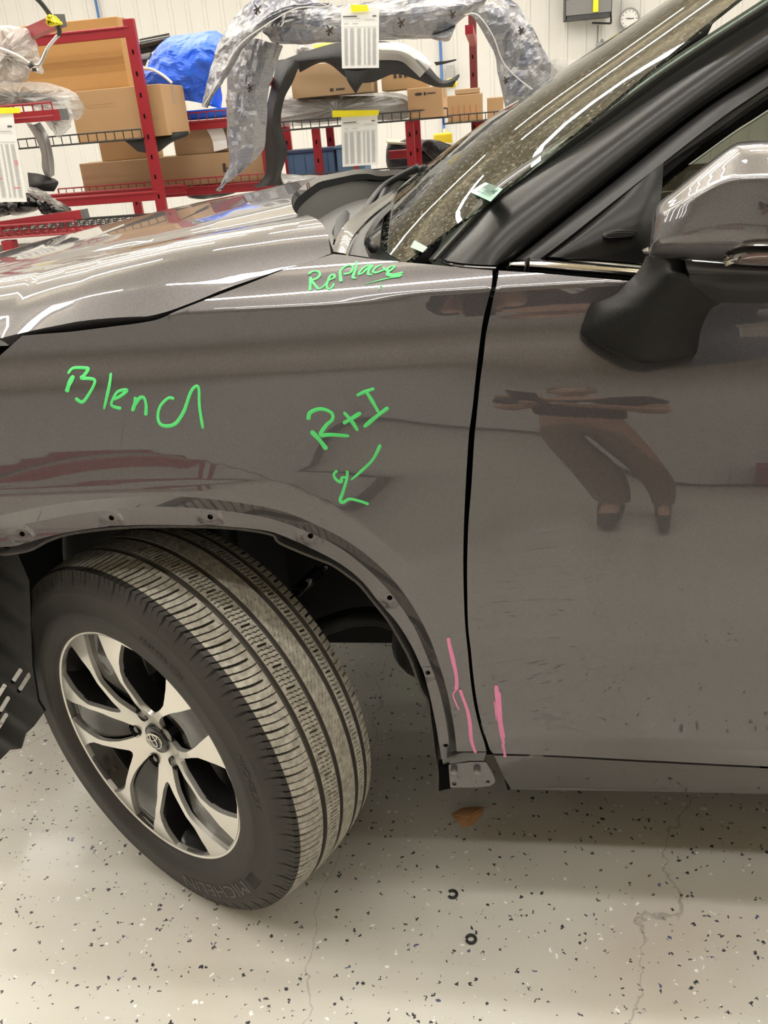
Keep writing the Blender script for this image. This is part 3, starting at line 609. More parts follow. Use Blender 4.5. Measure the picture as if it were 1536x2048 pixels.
# black band and sticker on the glass
q0 = PY(935, 372, .30)
def on_ws(px):                                # hit the windshield plane near the driver side
    a, b, c = np.array(wsrow(0)[1]), np.array(wsrow(2)[1]), np.array(wsrow(0)[3]); n_ = np.cross(b - a, c - a); v = rays([px])[0]; t = ((a - CAM) @ n_) / (v @ n_); return CAM + t * v
for nm, quad in (('inspection_sticker', [(936, 379), (968, 360), (1002, 373), (978, 398)]), ('small_sticker', [(818, 490), (826, 476), (852, 490), (842, 500)])):
    Q = np.array([on_ws(p_) for p_ in quad]); n_ = np.cross(Q[1] - Q[0], Q[2] - Q[0]); n_ /= np.linalg.norm(n_); n_ = n_ if n_[2] < 0 else -n_
    B_ = np.array([[Q[0] + n_ * .004, Q[1] + n_ * .004], [Q[3] + n_ * .004, Q[2] + n_ * .004]])
    stk = sheet(nm, B_, mat(nm, (.42, .66, .55), .7) if nm[0] == 'i' else mat(nm, (.38, .47, .42), .7), ws, .0006, False)
    if nm[0] == 'i':
        b = MB()
        for r_ in (.12, .30):
            for k in range(7):
                p0 = Q[0] + (Q[1] - Q[0]) * 0 + (Q[3] - Q[0]) * (.40 + .085 * k) + (Q[1] - Q[0]) * (r_ if r_ > .2 else .10); p1 = p0 + (Q[1] - Q[0]) * .13; p2_ = p0 + (Q[3] - Q[0]) * .05
                b.add([p0 - n_ * .001, p1 - n_ * .001, p1 + (p2_ - p0) - n_ * .001, p2_ - n_ * .001], [(0, 1, 2, 3)])
        p0 = Q[0] + (Q[1] - Q[0]) * .45 + (Q[3] - Q[0]) * .35; b.add([p0 - n_ * .001, p0 + (Q[1] - Q[0]) * .4 - n_ * .001, p0 + (Q[1] - Q[0]) * .4 + (Q[3] - Q[0]) * .4 - n_ * .001, p0 + (Q[3] - Q[0]) * .4 - n_ * .001], [(0, 1, 2, 3)])
        b.build('sticker_print', mat('sticker_ink', (.10, .16, .13), .7), ws)
# ---- A pillar in satin film, windshield moulding, window frame
UL = [(877, 519), (940, 452), (1005, 388), (1168, 273), (1344, 145), (1536, 20), (1800, -150)]; LR = [(992, 535.5), (1022, 519), (1058, 489), (1212, 365), (1388, 224.5), (1536, 127), (1800, -45)]
YU = [.095, .125, .15, .195, .235, .262, .29]; YL = [.015, .03, .045, .10, .145, .18, .215]
prf = [(0, .0), (.05, -.014), (.16, -.026), (.35, -.036), (.55, -.036), (.78, -.026), (.93, -.012), (1, .004)]
rows = []
for (a, b, ya, yb) in zip(UL, LR, YU, YL):
    rows.append([(a[0] + (b[0] - a[0]) * t, a[1] + (b[1] - a[1]) * t + (8 * math.sin(math.pi * t) if a == UL[0] else 0), ya + (yb - ya) * t + o * (.8 if a == UL[0] else 1)) for t, o in prf])
pil = gridsurf('a_pillar', rows, SATIN, car, sub=6, thick=.006)
base = [(877, 519, .09), (884, 524, .06), (905, 530, .03), (945, 535, .012), (992, 537, .01)]
gridsurf('pillar_foot', [[(a, b - 3, c - .004) for a, b, c in base], [(a, b + 1.5, c - .006) for a, b, c in base], [(a + 1, b + 3.5, c + .004) for a, b, c in base]], GLOSSB, car, sub=6, thick=.006)
MO = [(-1, 0, .004), (-.45, 0, -.004), (0, 0, .004)]
def band(name, ea, ya, eb, yb, m, bul=.004, th_=.006, sub=6, par=None):
    rows = []
    for a, b, u, v in zip(ea, eb, ya, yb): rows.append([(a[0], a[1], u), ((a[0] + b[0]) / 2, (a[1] + b[1]) / 2, (u + v) / 2 - bul), (b[0], b[1], v)])
    return gridsurf(name, rows, m, par or car, sub=sub, thick=th_)
U2 = [(a - 20, b - 15) for a, b in UL]; U2[0] = (857, 519); U2[1] = (926, 443)
band('windshield_moulding', U2, [y + .006 for y in YU], UL, [y + .002 for y in YU], mat('moulding_grey', (.09, .088, .086), .3, .2, coat=1), .006)
U3 = [(a - 3, b + 1) for a, b in UL]
F1 = [(1010, 534), (1064, 493), (1222, 368), (1398, 228), (1536, 137), (1800, -33)]; F2 = [(1062, 520), (1087, 513), (1326.5, 325), (1430, 245), (1536, 172), (1800, -5)]
F2m = [(1050, 519), (1084, 514.5), (1250, 385), (1430, 245), (1536, 172), (1800, -5)]
band('window_frame', F1, [.03, .05, .105, .15, .185, .22], F2m, [.03, .035, .08, .13, .165, .2], mat('satin_frame_film', (.035, .034, .035), .38, .2), .003, .03)
band('pillar_gap_backing', [(a[0] - 10, a[1] - 8) for a in LR], [y + .02 for y in YL], [(a[0] + 14, a[1] + 10) for a in LR], [y + .025 for y in YL], BLACK, 0, .01)  # black backing band, stands in for the dark gap beside the pillar
F3 = [(1250, 388), (1329, 323), (1430, 249), (1536, 176), (1800, -2)]; F4 = [(1262, 392), (1334, 335), (1436, 268), (1536, 198), (1800, 20)]
band('inner_window_frame', F3, [.08, .105, .135, .17, .205], F4, [.085, .11, .14, .175, .21], GLOSSB, .002, .01)
F5 = [(1280, 398), (1325, 366), (1404, 309), (1472, 260), (1536, 219), (1800, 42)]
band('window_seal', [(1262, 392), (1334, 335), (1380, 305), (1436, 268), (1536, 198), (1800, 20)], [.095, .12, .14, .15, .18, .215], F5, [.11, .135, .155, .17, .19, .225], BLACK, .002, .01)
# ---- sail panel, plug, chrome belt strip
sail = gridsurf('sail_panel', [[(1089, 514, .045), (1160, 459, .06), (1240, 394, .08), (1327, 325, .10)], [(1098, 513, .036), (1172, 466, .048), (1250, 405, .068), (1326, 345, .092)], [(1120, 515, .031), (1200, 480, .037), (1275, 430, .05), (1323, 385, .075)], [(1170, 518, .029), (1230, 500, .03), (1280, 470, .035), (1316, 430, .055)], [(1230, 522, .028), (1262, 510, .028), (1290, 495, .03), (1305, 480, .04)], [(1286, 527, .027), (1288, 525, .027), (1292, 523, .028), (1296, 520, .03)]], SATIN, car, sub=5, thick=.01)
b = MB(); c0 = PY(1240.5, 469, .028); n = 26
for k_, (sx, sz, yo, mm) in enumerate(((1.0, 1.0, -.000, 0), (.9, .66, -.003, 1))):
    b.cur = mm
    V = [c0 + np.array([.0235 * sx * math.cos(t), yo + h, .0052 * sz * math.sin(t) * (1 if math.sin(t) > 0 else .8)]) for h in (.012, -.002) for t in np.linspace(0, 2 * np.pi, n + 1)[:-1]]
    b.add(V, [(i, (i + 1) % n, n + (i + 1) % n, n + i) for i in range(n)] + [tuple(range(n, 2 * n))])
b.build('sail_plug', [CHROME, BLKPL], sail)
CT = [(1029, 520), (1060, 517), (1087, 517), (1150, 521), (1220, 526), (1292, 532), (1400, 541), (1536, 552)]; CB_ = [(1017, 534), (1050, 537.5), (1087, 541), (1150, 547), (1220, 552), (1275, 556.5), (1400, 566), (1536, 577)]
rows = []
for a, b_ in zip(CT, CB_): rows.append([(a[0] + (b_[0] - a[0]) * t, a[1] + (b_[1] - a[1]) * t, y) for t, y in ((0, .035), (.22, .012), (.45, .006), (.75, .004), (.92, .008), (1, .016))])
last = [PY(*p) for p in rows[-1]]; W_ = [[PY(*p) for p in r] for r in rows] + [[p + np.array([.72, .01, -.01]) for p in last]]
gridsurf('belt_chrome', W_, CHROME, car, world=True, sub=5, thick=.006)
b = [[PY(a[0] + (0 if i else -3), a[1] + dy, y) for a in CB_] for i, (dy, y) in enumerate(((-1, .012), (2.5, .004), (4, .02)))]
gridsurf('belt_seal', b, BLACK, car, world=True, sub=4, thick=.003)
# ---- door glass, interior
D_ = [(1.03, 1.205), (1.10, 1.21), (1.8, 1.20), (1.86, 1.72), (1.5, 1.70), (1.25, 1.60)]
gl = [[PY(1326, 372, .12), PY(1404, 312, .14), PY(1472, 264, .165), PY(1536, 223, .18), PY(1800, 46, .215), [2.0, .25, 1.68]], [PY(1300, 520, .05), PY(1400, 542, .04), PY(1500, 550, .04), PY(1600, 558, .045), PY(1800, 572, .05), [2.0, .06, 1.2]]]
gridsurf('door_glass', gl, DG, car, world=True, sub=5, thick=.004)
far = [[(p[0], 1.66 - p[1], p[2]) for p in r] for r in gl]; gridsurf('far_door_glass', far, DG, car, world=True, sub=5, thick=.004)
wr = [[tuple(PY(*p)) for p in r] for r in rows]
fp = [[(lambda q: (q[0], 1.66 - q[1], q[2]))(PY(a[0] + (b[0] - a[0]) * t, a[1] + (b[1] - a[1]) * t, ya + (yb - ya) * t)) for t in (0, .5, 1)] for a, b, ya, yb in zip(UL, LR, YU, YL)]
gridsurf('far_a_pillar', fp, SATIN, car, world=True, sub=4, thick=.01)
DASH = mat('dashboard_plastic', (.045, .043, .040), .6, bump=.2, bscale=300); SEAT = mat('seat_fabric', (.10, .095, .085), .85, var=.2, vscale=30)
sheet('dashboard', np.array([[(.50, y, 1.17) for y in (.14, .5, .83, 1.2, 1.52)], [(.72, y, 1.19) for y in (.14, .5, .83, 1.2, 1.52)], [(.86, y, 1.15) for y in (.14, .5, .83, 1.2, 1.52)], [(.92, y, .95) for y in (.14, .5, .83, 1.2, 1.52)]]), DASH, car, .02)
sw = MB(); sw.tube([(1.02 + .06 * math.sin(t) * -1, .42 + .185 * math.cos(t), 1.08 + .175 * math.sin(t)) for t in np.linspace(0, 2 * np.pi, 33)], .015, 10); sw.bar((1.04, .25, 1.08), (1.04, .59, 1.08), .016).bar((1.04, .42, 1.08), (.90, .42, 1.0), .045, 12); sw.build('steering_wheel', BLKPL, car, True)
for sy in (.42, 1.24):
    s_ = MB(); s_.box((1.55, sy, .72), (.52, .50, .16)).box((1.82, sy, 1.02), (.14, .48, .62), ry=R(18)); o = s_.build('seat', SEAT, car, True, .05)
    h = MB(); h.box((1.95, sy, 1.42), (.11, .27, .19), ry=R(8)).build('headrest', mat('headrest_fabric', (.20, .22, .20), .85), o, True, .05)
MB().box((2.55, .83, .85), (.5, 1.3, .9)).build('rear_bench', SEAT, car, bevel=.06)
rf = [[(1.24, y, 1.70 + .03 * (1 - ((y - .83) / .6) ** 2)) for y in (.27, .5, .83, 1.16, 1.39)], [(1.6, y, 1.735 + .04 * (1 - ((y - .83) / .6) ** 2)) for y in (.27, .5, .83, 1.16, 1.39)], [(2.8, y, 1.73 + .04 * (1 - ((y - .83) / .6) ** 2)) for y in (.27, .5, .83, 1.16, 1.39)]]
gridsurf('roof', rf, PAINT, car, world=True, sub=5, thick=.03)
MB().box((3.0, .83, .95), (.9, 1.55, 1.3)).build('rear_body', mat('rear_interior_trim', (.05, .05, .05), .8), car, bevel=.05)
rq = MB(); rq.box((1.42, .83, .28), (1.6, 1.40, .08)); rq.box((.28, 1.2, .40), (.7, .8, .06)); rq.box((-.65, 1.15, .26), (.7, .9, .06)); rq.build('underbody', BLACK, car)
MB().box((1.1, 1.60, .30), (1.3, .14, .18)).build('far_rocker_light_block', PAINT, car, bevel=.02); MB().box((-.98, 1.1, .30), (.05, 1.1, .22)).build('front_light_block', BLKPL, car)  # unseen far rocker and front shield, added to block light under the car
MB().box((2.9, .83, .60), (1.3, 1.85, .45)).build('rear_quarter', PAINT, car, bevel=.05)
for wx, wy in ((0.0, 1.66), (2.85, 0.03), (2.85, 1.63)):
    o = tyre.copy(); o.data = bpy.data.meshes.new('tyre'); bpy.data.objects.remove(o)
    q_ = MB(); q_.tube([(wx, wy - .10, .376), (wx, wy - .09, .376), (wx, wy + .09, .376), (wx, wy + .10, .376)], [.34, .375, .375, .34], 48); q_.build('tyre', RUBBER, car, True)
# ---- mirror
MT = [(1304, 437), (1311, 414), (1328, 396), (1349, 380), (1400, 338), (1464, 290), (1500, 281), (1560, 278), (1650, 282), (1740, 300)]
MBt = [(1303, 455), (1300, 478), (1297, 503), (1310, 514), (1360, 518), (1430, 523), (1490, 531), (1560, 536), (1650, 540), (1735, 528)]
MD = [.012, .045, .075, .095, .125, .145, .155, .162, .165, .14]; MY = [-.235, -.228, -.222, -.218, -.208, -.20, -.20, -.20, -.20, -.20]
MPf = [(0, 0), (.008, .25), (.03, .48), (.10, .66), (.19, .80), (.265, .91), (.30, .965), (.42, .985), (.60, 1.0), (.78, .985), (.90, .88), (.97, .74), (1.0, .55), (1.0, .1)]
mh = [[(t[0] + (b_[0] - t[0]) * f, t[1] + (b_[1] - t[1]) * f, y0 - d_ * g_) for t, b_, d_, y0 in zip(MT, MBt, MD, MY)] for f, g_ in MPf]
mir = gridsurf('mirror_housing', mh, PAINT, car, sub=6, thick=.004)
ed = np.array([[PY(*r[-1]) for r in mh], [PY(*r[-1]) + np.array([.01, .01, 0]) for r in mh]])
c_ = ed[0].mean(0); sheet('mirror_glass', np.array([ed[0], ed[0] * .6 + c_ * .4, ed[0] * .02 + c_ * .98]), CHROME, mir, .003)
gridsurf('mirror_tip', [[(1284, 498, -.215), (1300, 493, -.235), (1322, 484, -.25)], [(1285, 502, -.225), (1300, 504, -.245), (1316, 503, -.255)], [(1290, 506, -.22), (1302, 512, -.24), (1308, 516, -.245)]], CHROME, mir, sub=5, thick=.004)
gridsurf('turn_signal', [[(1446, 521, -.322), (1480, 507, -.342), (1540, 501, -.352), (1640, 500, -.355), (1740, 502, -.32)], [(1447, 523, -.328), (1490, 518, -.352), (1540, 515, -.362), (1640, 515, -.365), (1742, 514, -.325)], [(1449, 524, -.322), (1480, 529, -.335), (1540, 532, -.342), (1640, 532, -.345), (1740, 526, -.31)]], CHROME, mir, sub=6, thick=.006)
gridsurf('signal_lens', [[(1474, 518, -.3465), (1500, 509, -.3560), (1540, 506, -.3620), (1640, 505, -.3645)], [(1476, 519, -.3510), (1500, 517, -.3605), (1540, 516, -.3665), (1640, 516, -.3690)], [(1478, 521, -.3475), (1500, 525, -.3540), (1540, 526, -.3580), (1640, 526, -.3610)]], mat('smoked_lens', (.10, .06, .05), .08, coat=1), mir, sub=6, thick=.003)
mc = gridsurf('mirror_cap_lower', [[(1370, 521, -.262), (1440, 526, -.29), (1536, 532, -.30), (1640, 538, -.30), (1735, 530, -.27)], [(1374, 538, -.268), (1440, 540, -.295), (1536, 543, -.305), (1640, 546, -.30), (1730, 540, -.27)], [(1380, 552, -.262), (1440, 552.5, -.285), (1536, 554, -.295), (1640, 556, -.29), (1720, 552, -.26)]], mat('satin_grey_cap', (.06, .058, .06), .35, .4), mir, sub=5, thick=.004)
gridsurf('mirror_underside', [[(1372, 549, -.262), (1440, 551, -.287), (1536, 552.5, -.297), (1640, 555, -.29), (1725, 552, -.26)], [(1392, 575, -.262), (1450, 580, -.285), (1536, 582, -.29), (1640, 582, -.285), (1715, 575, -.25)], [(1430, 605, -.225), (1470, 606, -.235), (1536, 606.5, -.24), (1630, 604, -.23), (1700, 596, -.21)], [(1425, 600, -.16), (1470, 598, -.16), (1536, 598, -.16), (1630, 596, -.16), (1700, 590, -.16)]], mat('mirror_base_plastic', (.014, .014, .015), .5, bump=.1, bscale=400), mir, sub=6, thick=.004)
STK = mat('stalk_plastic', (.007, .007, .0068), .42, spec=.3, bump=.12, bscale=420)
gridsurf('mirror_stalk', [[(1290, 517, -.16), (1296, 512, -.20), (1330, 514, -.235), (1362, 519, -.25), (1374, 522, -.24)],
    [(1281, 535, -.13), (1300, 530, -.20), (1335, 532, -.245), (1364, 537, -.258), (1380, 545, -.25)],
    [(1262, 558, -.09), (1292, 551, -.185), (1335, 549, -.252), (1370, 551, -.266), (1392, 566, -.255)],
    [(1226, 590, -.075), (1270, 576, -.165), (1330, 570, -.245), (1390, 580, -.25), (1418, 590, -.225)],
    [(1188, 606, -.085), (1240, 600, -.150), (1320, 598, -.230), (1395, 604, -.225), (1441, 606, -.18)],
    [(1177, 622, -.09), (1225, 622, -.150), (1310, 625, -.215), (1385, 628, -.20), (1420, 620, -.15)],
    [(1162, 657, -.095), (1200, 660, -.135), (1295, 662, -.190), (1375, 662, -.175), (1402, 660, -.13)],
    [(1163, 670, -.10), (1205, 685, -.128), (1290, 695, -.170), (1365, 692, -.155), (1395, 700, -.125)],
    [(1170, 674, -.10), (1215, 699, -.122), (1285, 724, -.150), (1350, 722, -.14), (1388, 713, -.12)],
    [(1172, 675, -.09), (1216, 701, -.10), (1285, 727, -.115), (1350, 724, -.11), (1389, 714, -.10)]], STK, mir, sub=5, thick=.004)
# ---- wipers and cowl pieces
CWG = mat('glossy_cowl_strip', (.075, .073, .072), .2, coat=.6)
gridsurf('cowl_side_cover', [[(664, 503, .10), (676, 470, .17), (698, 440, .28), (735, 412, .45), (790, 378, .70)], [(678, 505, .092), (690, 474, .155), (709, 448, .26), (742, 420, .44), (798, 382, .70)], [(692, 508, .09), (702, 480, .15), (720, 455, .25), (752, 424, .43), (806, 384, .70)]], CWG, car, sub=6, thick=.008)
gridsurf('cowl_outer_strip', [[(696, 509, .10), (708, 482, .16), (726, 456, .26), (757, 426, .44), (812, 384, .70)], [(712, 511, .085), (716, 486, .14), (732, 462, .24), (764, 424, .43), (818, 380, .70)], [(738, 515, .088), (728, 486, .15), (738, 458, .25), (770, 418, .44), (824, 376, .70)]], mat('matt_cowl_strip', (.045, .044, .043), .45), car, sub=6, thick=.008)
gridsurf('hood_hinge_cover', [[(668, 452, .30), (676, 440, .31), (688, 428, .32)], [(664, 466, .28), (672, 456, .28), (682, 448, .29)], [(672, 478, .26), (676, 474, .26), (682, 468, .27)]], BLKPL, car, sub=5, thick=.02)
gridsurf('cowl_end_cap', [[(672, 440, .28), (690, 420, .32), (700, 427, .33)], [(668, 460, .24), (684, 452, .26), (694, 455, .27)], [(668, 478, .2), (676, 480, .2), (684, 478, .2)]], BLKPL, car, sub=5, thick=.01)
w_ = [on_ws(p_) + np.array([0, 0, .018]) for p_ in ((748, 520), (725, 488), (724, 460), (740, 425), (775, 385), (835, 352))]
rope('wiper_arm', cr(w_, 5), .008, BLKPL, car, 6)
w2 = [on_ws(p_) + np.array([0, 0, .010]) for p_ in ((762, 455), (760, 415), (775, 385), (800, 362), (850, 345))]
rope('wiper_blade', cr(w2, 5), .007, BLKPL, car, 6)
# ---- marker notes on the panels
def stroke(mb, px, wpx=8., off=.0006, taper=0):
    P = cr(px, 7); Q = PS(P, S, 0.); e = .002
    fx = (S(Q[:, 0] + e, Q[:, 2]) - S(Q[:, 0] - e, Q[:, 2])) / (2 * e); fz = (S(Q[:, 0], Q[:, 2] + e) - S(Q[:, 0], Q[:, 2] - e)) / (2 * e)
    N_ = np.stack([fx, -np.ones(len(Q)), fz], 1); N_ /= np.linalg.norm(N_, axis=1)[:, None]
    d = np.gradient(Q, axis=0); sd = np.cross(N_, d); sd /= np.linalg.norm(sd, axis=1)[:, None] + 1e-9
    D = np.linalg.norm(Q - CAM, axis=1) / FPX; m = len(Q); k = np.arange(m) / (m - 1)
    w_ = wpx * D / 2 * (1 + .12 * np.sin(9 * k + px[0][0])) * np.where(taper and k > .55, 1 - taper * (k - .55) / .45, 1)
    end = np.minimum(1, np.minimum(np.arange(m), m - 1 - np.arange(m)) * .45 + .45); w_ = w_ * end
    # ribbon laid on the surface: the side points are dropped back onto S
    V = []
    for s_ in (-1, -.5, .5, 1):
        p = Q + sd * (w_ * s_)[:, None]; p[:, 1] = S(p[:, 0], p[:, 2]); V.append(p + N_ * (off if abs(s_) == 1 else off * 1.6))
    V = np.stack(V, 1).reshape(-1, 3)
    mb.add(V, [(i * 4 + j, i * 4 + j + 1, i * 4 + 5 + j, i * 4 + 4 + j) for i in range(m - 1) for j in range(3)])
def word(name, strokes, m, parent, label=None):
    mb = MB()
    for s_ in strokes: stroke(mb, *s_)
    o = mb.build(name, m, parent, True); return tag(o, label)
z4 = lambda L_: [(100 + x / 1.92, 700 + y / 1.92) for x, y in L_]
word('marker_word', [(z4([(65, 162), (75, 130), (92, 98)]), 9), (z4([(70, 92), (90, 70), (140, 70), (146, 78), (130, 100), (122, 108), (165, 112), (172, 128), (150, 170), (125, 200), (98, 185)]), 6.5), (z4([(235, 88), (228, 140), (208, 228)]), 6), (z4([(240, 192), (270, 178), (296, 155), (262, 160), (240, 195), (240, 215), (275, 225)]), 6), (z4([(330, 180), (325, 210), (317, 236)]), 7), (z4([(325, 215), (345, 185), (362, 185), (370, 215), (368, 252)]), 6.5), (z4([(478, 188), (455, 185), (425, 215), (415, 255), (425, 285), (455, 292), (485, 280), (515, 235), (540, 165), (560, 140), (572, 150), (575, 220), (588, 302)]), 6.5)], GREEN, fender, 'green marker word Blend')
word('marker_word', [(z4([(992, 268), (1000, 240), (1040, 226), (1080, 240), (1085, 265), (1060, 290), (1040, 325), (1080, 325), (1150, 330)]), 7.5), (z4([(1002, 310), (1035, 345), (1063, 382)]), 9), (z4([(1128, 238), (1160, 275), (1182, 310)]), 7.5), (z4([(1126, 282), (1160, 262), (1195, 240)]), 8), (z4([(1178, 175), (1210, 160), (1246, 148)]), 7), (z4([(1215, 160), (1240, 200), (1262, 240)]), 7), (z4([(1205, 296), (1250, 258), (1300, 220)]), 8)], GREEN, fender, 'green marker note R+I')
word('marker_arrow', [(z4([(1270, 362), (1240, 420), (1195, 465), (1155, 500)]), 6.5, .0006, .5), (z4([(1142, 462), (1140, 495), (1125, 545), (1115, 575), (1125, 585), (1150, 572), (1190, 580), (1224, 592)]), 6.5), (z4([(1104, 462), (1090, 478), (1100, 498), (1118, 506), (1122, 490), (1145, 490)]), 6)], GREEN, fender, 'green hooked marker arrow pointing at the arch')
z6 = lambda L_: [(600 + x / 6.98, 500 + y / 6.98) for x, y in L_]
word('marker_word', [(z6([(125, 345), (160, 310), (240, 300), (280, 340), (250, 390), (185, 420), (160, 430), (215, 500), (265, 555)]), 5.5), (z6([(150, 380), (145, 470), (140, 570)]), 5.5), (z6([(270, 550), (330, 510), (400, 430), (480, 390), (470, 345), (420, 370), (390, 440), (375, 520), (410, 550), (460, 510), (470, 470)]), 4.5), (z6([(560, 310), (565, 380), (575, 450)]), 6), (z6([(545, 330), (610, 245), (700, 215), (740, 250), (700, 320), (610, 340)]), 5), (z6([(785, 165), (790, 230), (755, 330), (740, 390), (785, 395)]), 5.2), (z6([(1000, 215), (920, 230), (840, 300), (825, 345), (880, 320), (960, 245), (1010, 225), (960, 290), (955, 345), (1010, 345)]), 4.8), (z6([(1140, 210), (1060, 250), (1020, 300), (1060, 320), (1150, 290), (1200, 270)]), 4.8), (z6([(1160, 245), (1240, 300), (1320, 235), (1280, 230), (1220, 270), (1240, 330)]), 4.8), (z6([(1200, 330), (1300, 345), (1440, 315)]), 5), (z6([(1430, 350), (1300, 370), (1220, 350), (1240, 300)]), 5.5), (z6([(1400, 375), (1250, 395), (1100, 430), (900, 485)]), 3, .0006, .6), (z6([(1150, 485), (1120, 520), (1115, 560)]), 2.5)], GREEN, fender, 'green marker word Replace with a scribbled underline')
zp = lambda L_: [(700 + x / 3.84, 1200 + y / 3.84) for x, y in L_]
word('marker_line', [(zp([(755, 285), (765, 350), (785, 430), (800, 500), (815, 570), (820, 640), (815, 690)]), 7.5), (zp([(815, 690), (792, 722), (805, 770), (838, 842)]), 3)], PINK, fender, 'upper wavy pink marker line')
word('marker_line', [(zp([(845, 685), (865, 745), (890, 810), (910, 880), (922, 960), (930, 1060), (945, 1120), (965, 1172)]), 6.5)], PINK, fender, 'lower wavy pink marker line')
word('marker_line', [(zp([(1122, 650), (1135, 780), (1145, 900), (1160, 1010), (1182, 1110)]), 8, .0006, .4), (zp([(1148, 700), (1158, 850), (1168, 960), (1185, 1060)]), 4), (zp([(1108, 775), (1118, 850), (1125, 930)]), 2.5, .0006, .5), (zp([(1172, 1100), (1185, 1160), (1190, 1205)]), 5)], PINK, door, 'pink marker line on the door edge')
# ================================================================== ROOM
def room():
    m = MB().box((-1, 2.8, -.05), (22, 16.6, .1)).build('floor', FLOOR); m['kind'] = 'structure'
    W = mat('white_liner_panel', (.70, .69, .665), rough=.45, var=.04, vscale=1.5)
    def corr(name, a, b, nrm):
        a = np.array(a, float); b = np.array(b, float); L_ = np.linalg.norm(b - a); d = (b - a) / L_; nn = np.array(nrm, float)
        pts = []; s = 0
        while s < L_:
            for u, h in ((0, 0), (.105, 0), (.115, .012), (.155, .012), (.165, 0)): pts.append((s + u, h))
            s += .23
        P = np.array([a + d * min(u, L_) + nn * h for u, h in pts]); n = len(P); V = np.vstack([P, P + [0, 0, CEIL], P - nn * .1, P - nn * .1 + [0, 0, CEIL]])
        Fc = [(i, i + 1, n + i + 1, n + i) for i in range(n - 1)] + [(2 * n + i + 1, 2 * n + i, 3 * n + i, 3 * n + i + 1) for i in range(n - 1)]
        o = mesh(name, V, Fc, W, smooth=False); o['kind'] = 'structure'
    corr('wall_back', (-12, 11, 0), (10, 11, 0), (0, -1, 0)); corr('wall_front', (10, -5.4, 0), (-12, -5.4, 0), (0, 1, 0))
    corr('wall_left', (-12, -5.4, 0), (-12, 11, 0), (1, 0, 0)); corr('wall_right', (10, 11, 0), (10, -5.4, 0), (-1, 0, 0))
    C = mat('foil_faced_ceiling', (.62, .54, .38), rough=.35, metal=.2, var=.3, vscale=2.5, bump=.8, bscale=3.0)
    o = MB().box((-1, 2.8, CEIL + .05), (22, 16.6, .1)).build('ceiling', C); o['kind'] = 'structure'
    for side, c, s in (('back', (-1, 10.97, .06), (22, .03, .12)), ('front', (-1, -5.37, .06), (22, .03, .12))):
        o = MB().box(c, s).build('baseboard_' + side, mat('dark_base_trim', (.12, .11, .10), .6)); o['kind'] = 'structure'
room()
FIX = mat('white_lamp_housing', (.85, .85, .82), .4)
def lamps():
    t = None
    for i, (x, y) in enumerate(LAMPS):
        if t is None:
            t = empty('strip_light', (x, y, CEIL), 'white ceiling strip light hung over the bay', 'light', 'ceiling strip lights in rows')
            MB().box((x, y, CEIL - .30), (2.4, .16, .06)).build('housing', FIX, t)
            [MB().bar((x + s, y, CEIL), (x + s, y, CEIL - .28), .006, 6).build('hanger', STEEL, t) for s in (-1, 1)]
            kids = list(t.children)
        else:
            r = t.copy(); r.location = (x, y, CEIL); COL.objects.link(r)
            for c in kids: k = c.copy(); COL.objects.link(k); k.parent = r
lamps()
# ================================================================== RACKS AND SHELVED PARTS
RED = mat('red_rack_steel', (.29, .010, .020), rough=.38, spec=.6, var=.12, vscale=9)
WIRE = mat('black_wire', (.02, .02, .02), .45); CARD = mat('cardboard', (.43, .27, .135), .85, var=.07, vscale=5); CARD2 = mat('tan_cardboard', (.40, .27, .155), .85, var=.08, vscale=4)
CARDO = mat('bright_cardboard', (.46, .255, .09), .85, var=.05, vscale=3); INK = mat('dark_print', (.06, .045, .035), .8); ORI = mat('orange_print', (.55, .16, .07), .8); TAPE = mat('packing_tape', (.38, .27, .15), .35)
YEL = mat('yellow_tape', (.90, .78, .02), .5, var=.1, vscale=40); PAPER = mat('white_paper', (.80, .80, .79), .75); PRT = mat('grey_paper_print', (.50, .50, .51), .8); PRTD = mat('dark_paper_print', (.10, .10, .11), .8)
def wire_basket(name, x0, x1, y0, y1, z, m, parent, hgt=.045, gap=.05, r=.0028):
    b = MB(); b.bar((x0, y0, z), (x1, y0, z), r * 1.6, 6).bar((x0, y1, z), (x1, y1, z), r * 1.6, 6).bar((x0, y0, z), (x0, y1, z), r * 1.6, 6).bar((x1, y0, z), (x1, y1, z), r * 1.6, 6)
    n = int((x1 - x0) / gap); g = (x1 - x0) / n
    for i in range(n + 1): b.bar((x0 + g * i, y0, z + hgt), (x0 + g * i, y0, z), r, 5); b.bar((x0 + g * i, y0, z), (x0 + g * i, y1, z), r, 5)
    if hgt > .001: b.bar((x0, y0, z + hgt), (x1, y0, z + hgt), r * 1.6, 6); b.bar((x0, y0, z), (x0, y0, z + hgt), r * 1.6, 6)
    for k in (1, 2, 3): y = y0 + (y1 - y0) * k / 4; b.bar((x0, y, z - r), (x1, y, z - r), r, 5)
    return b.build(name, m, parent)
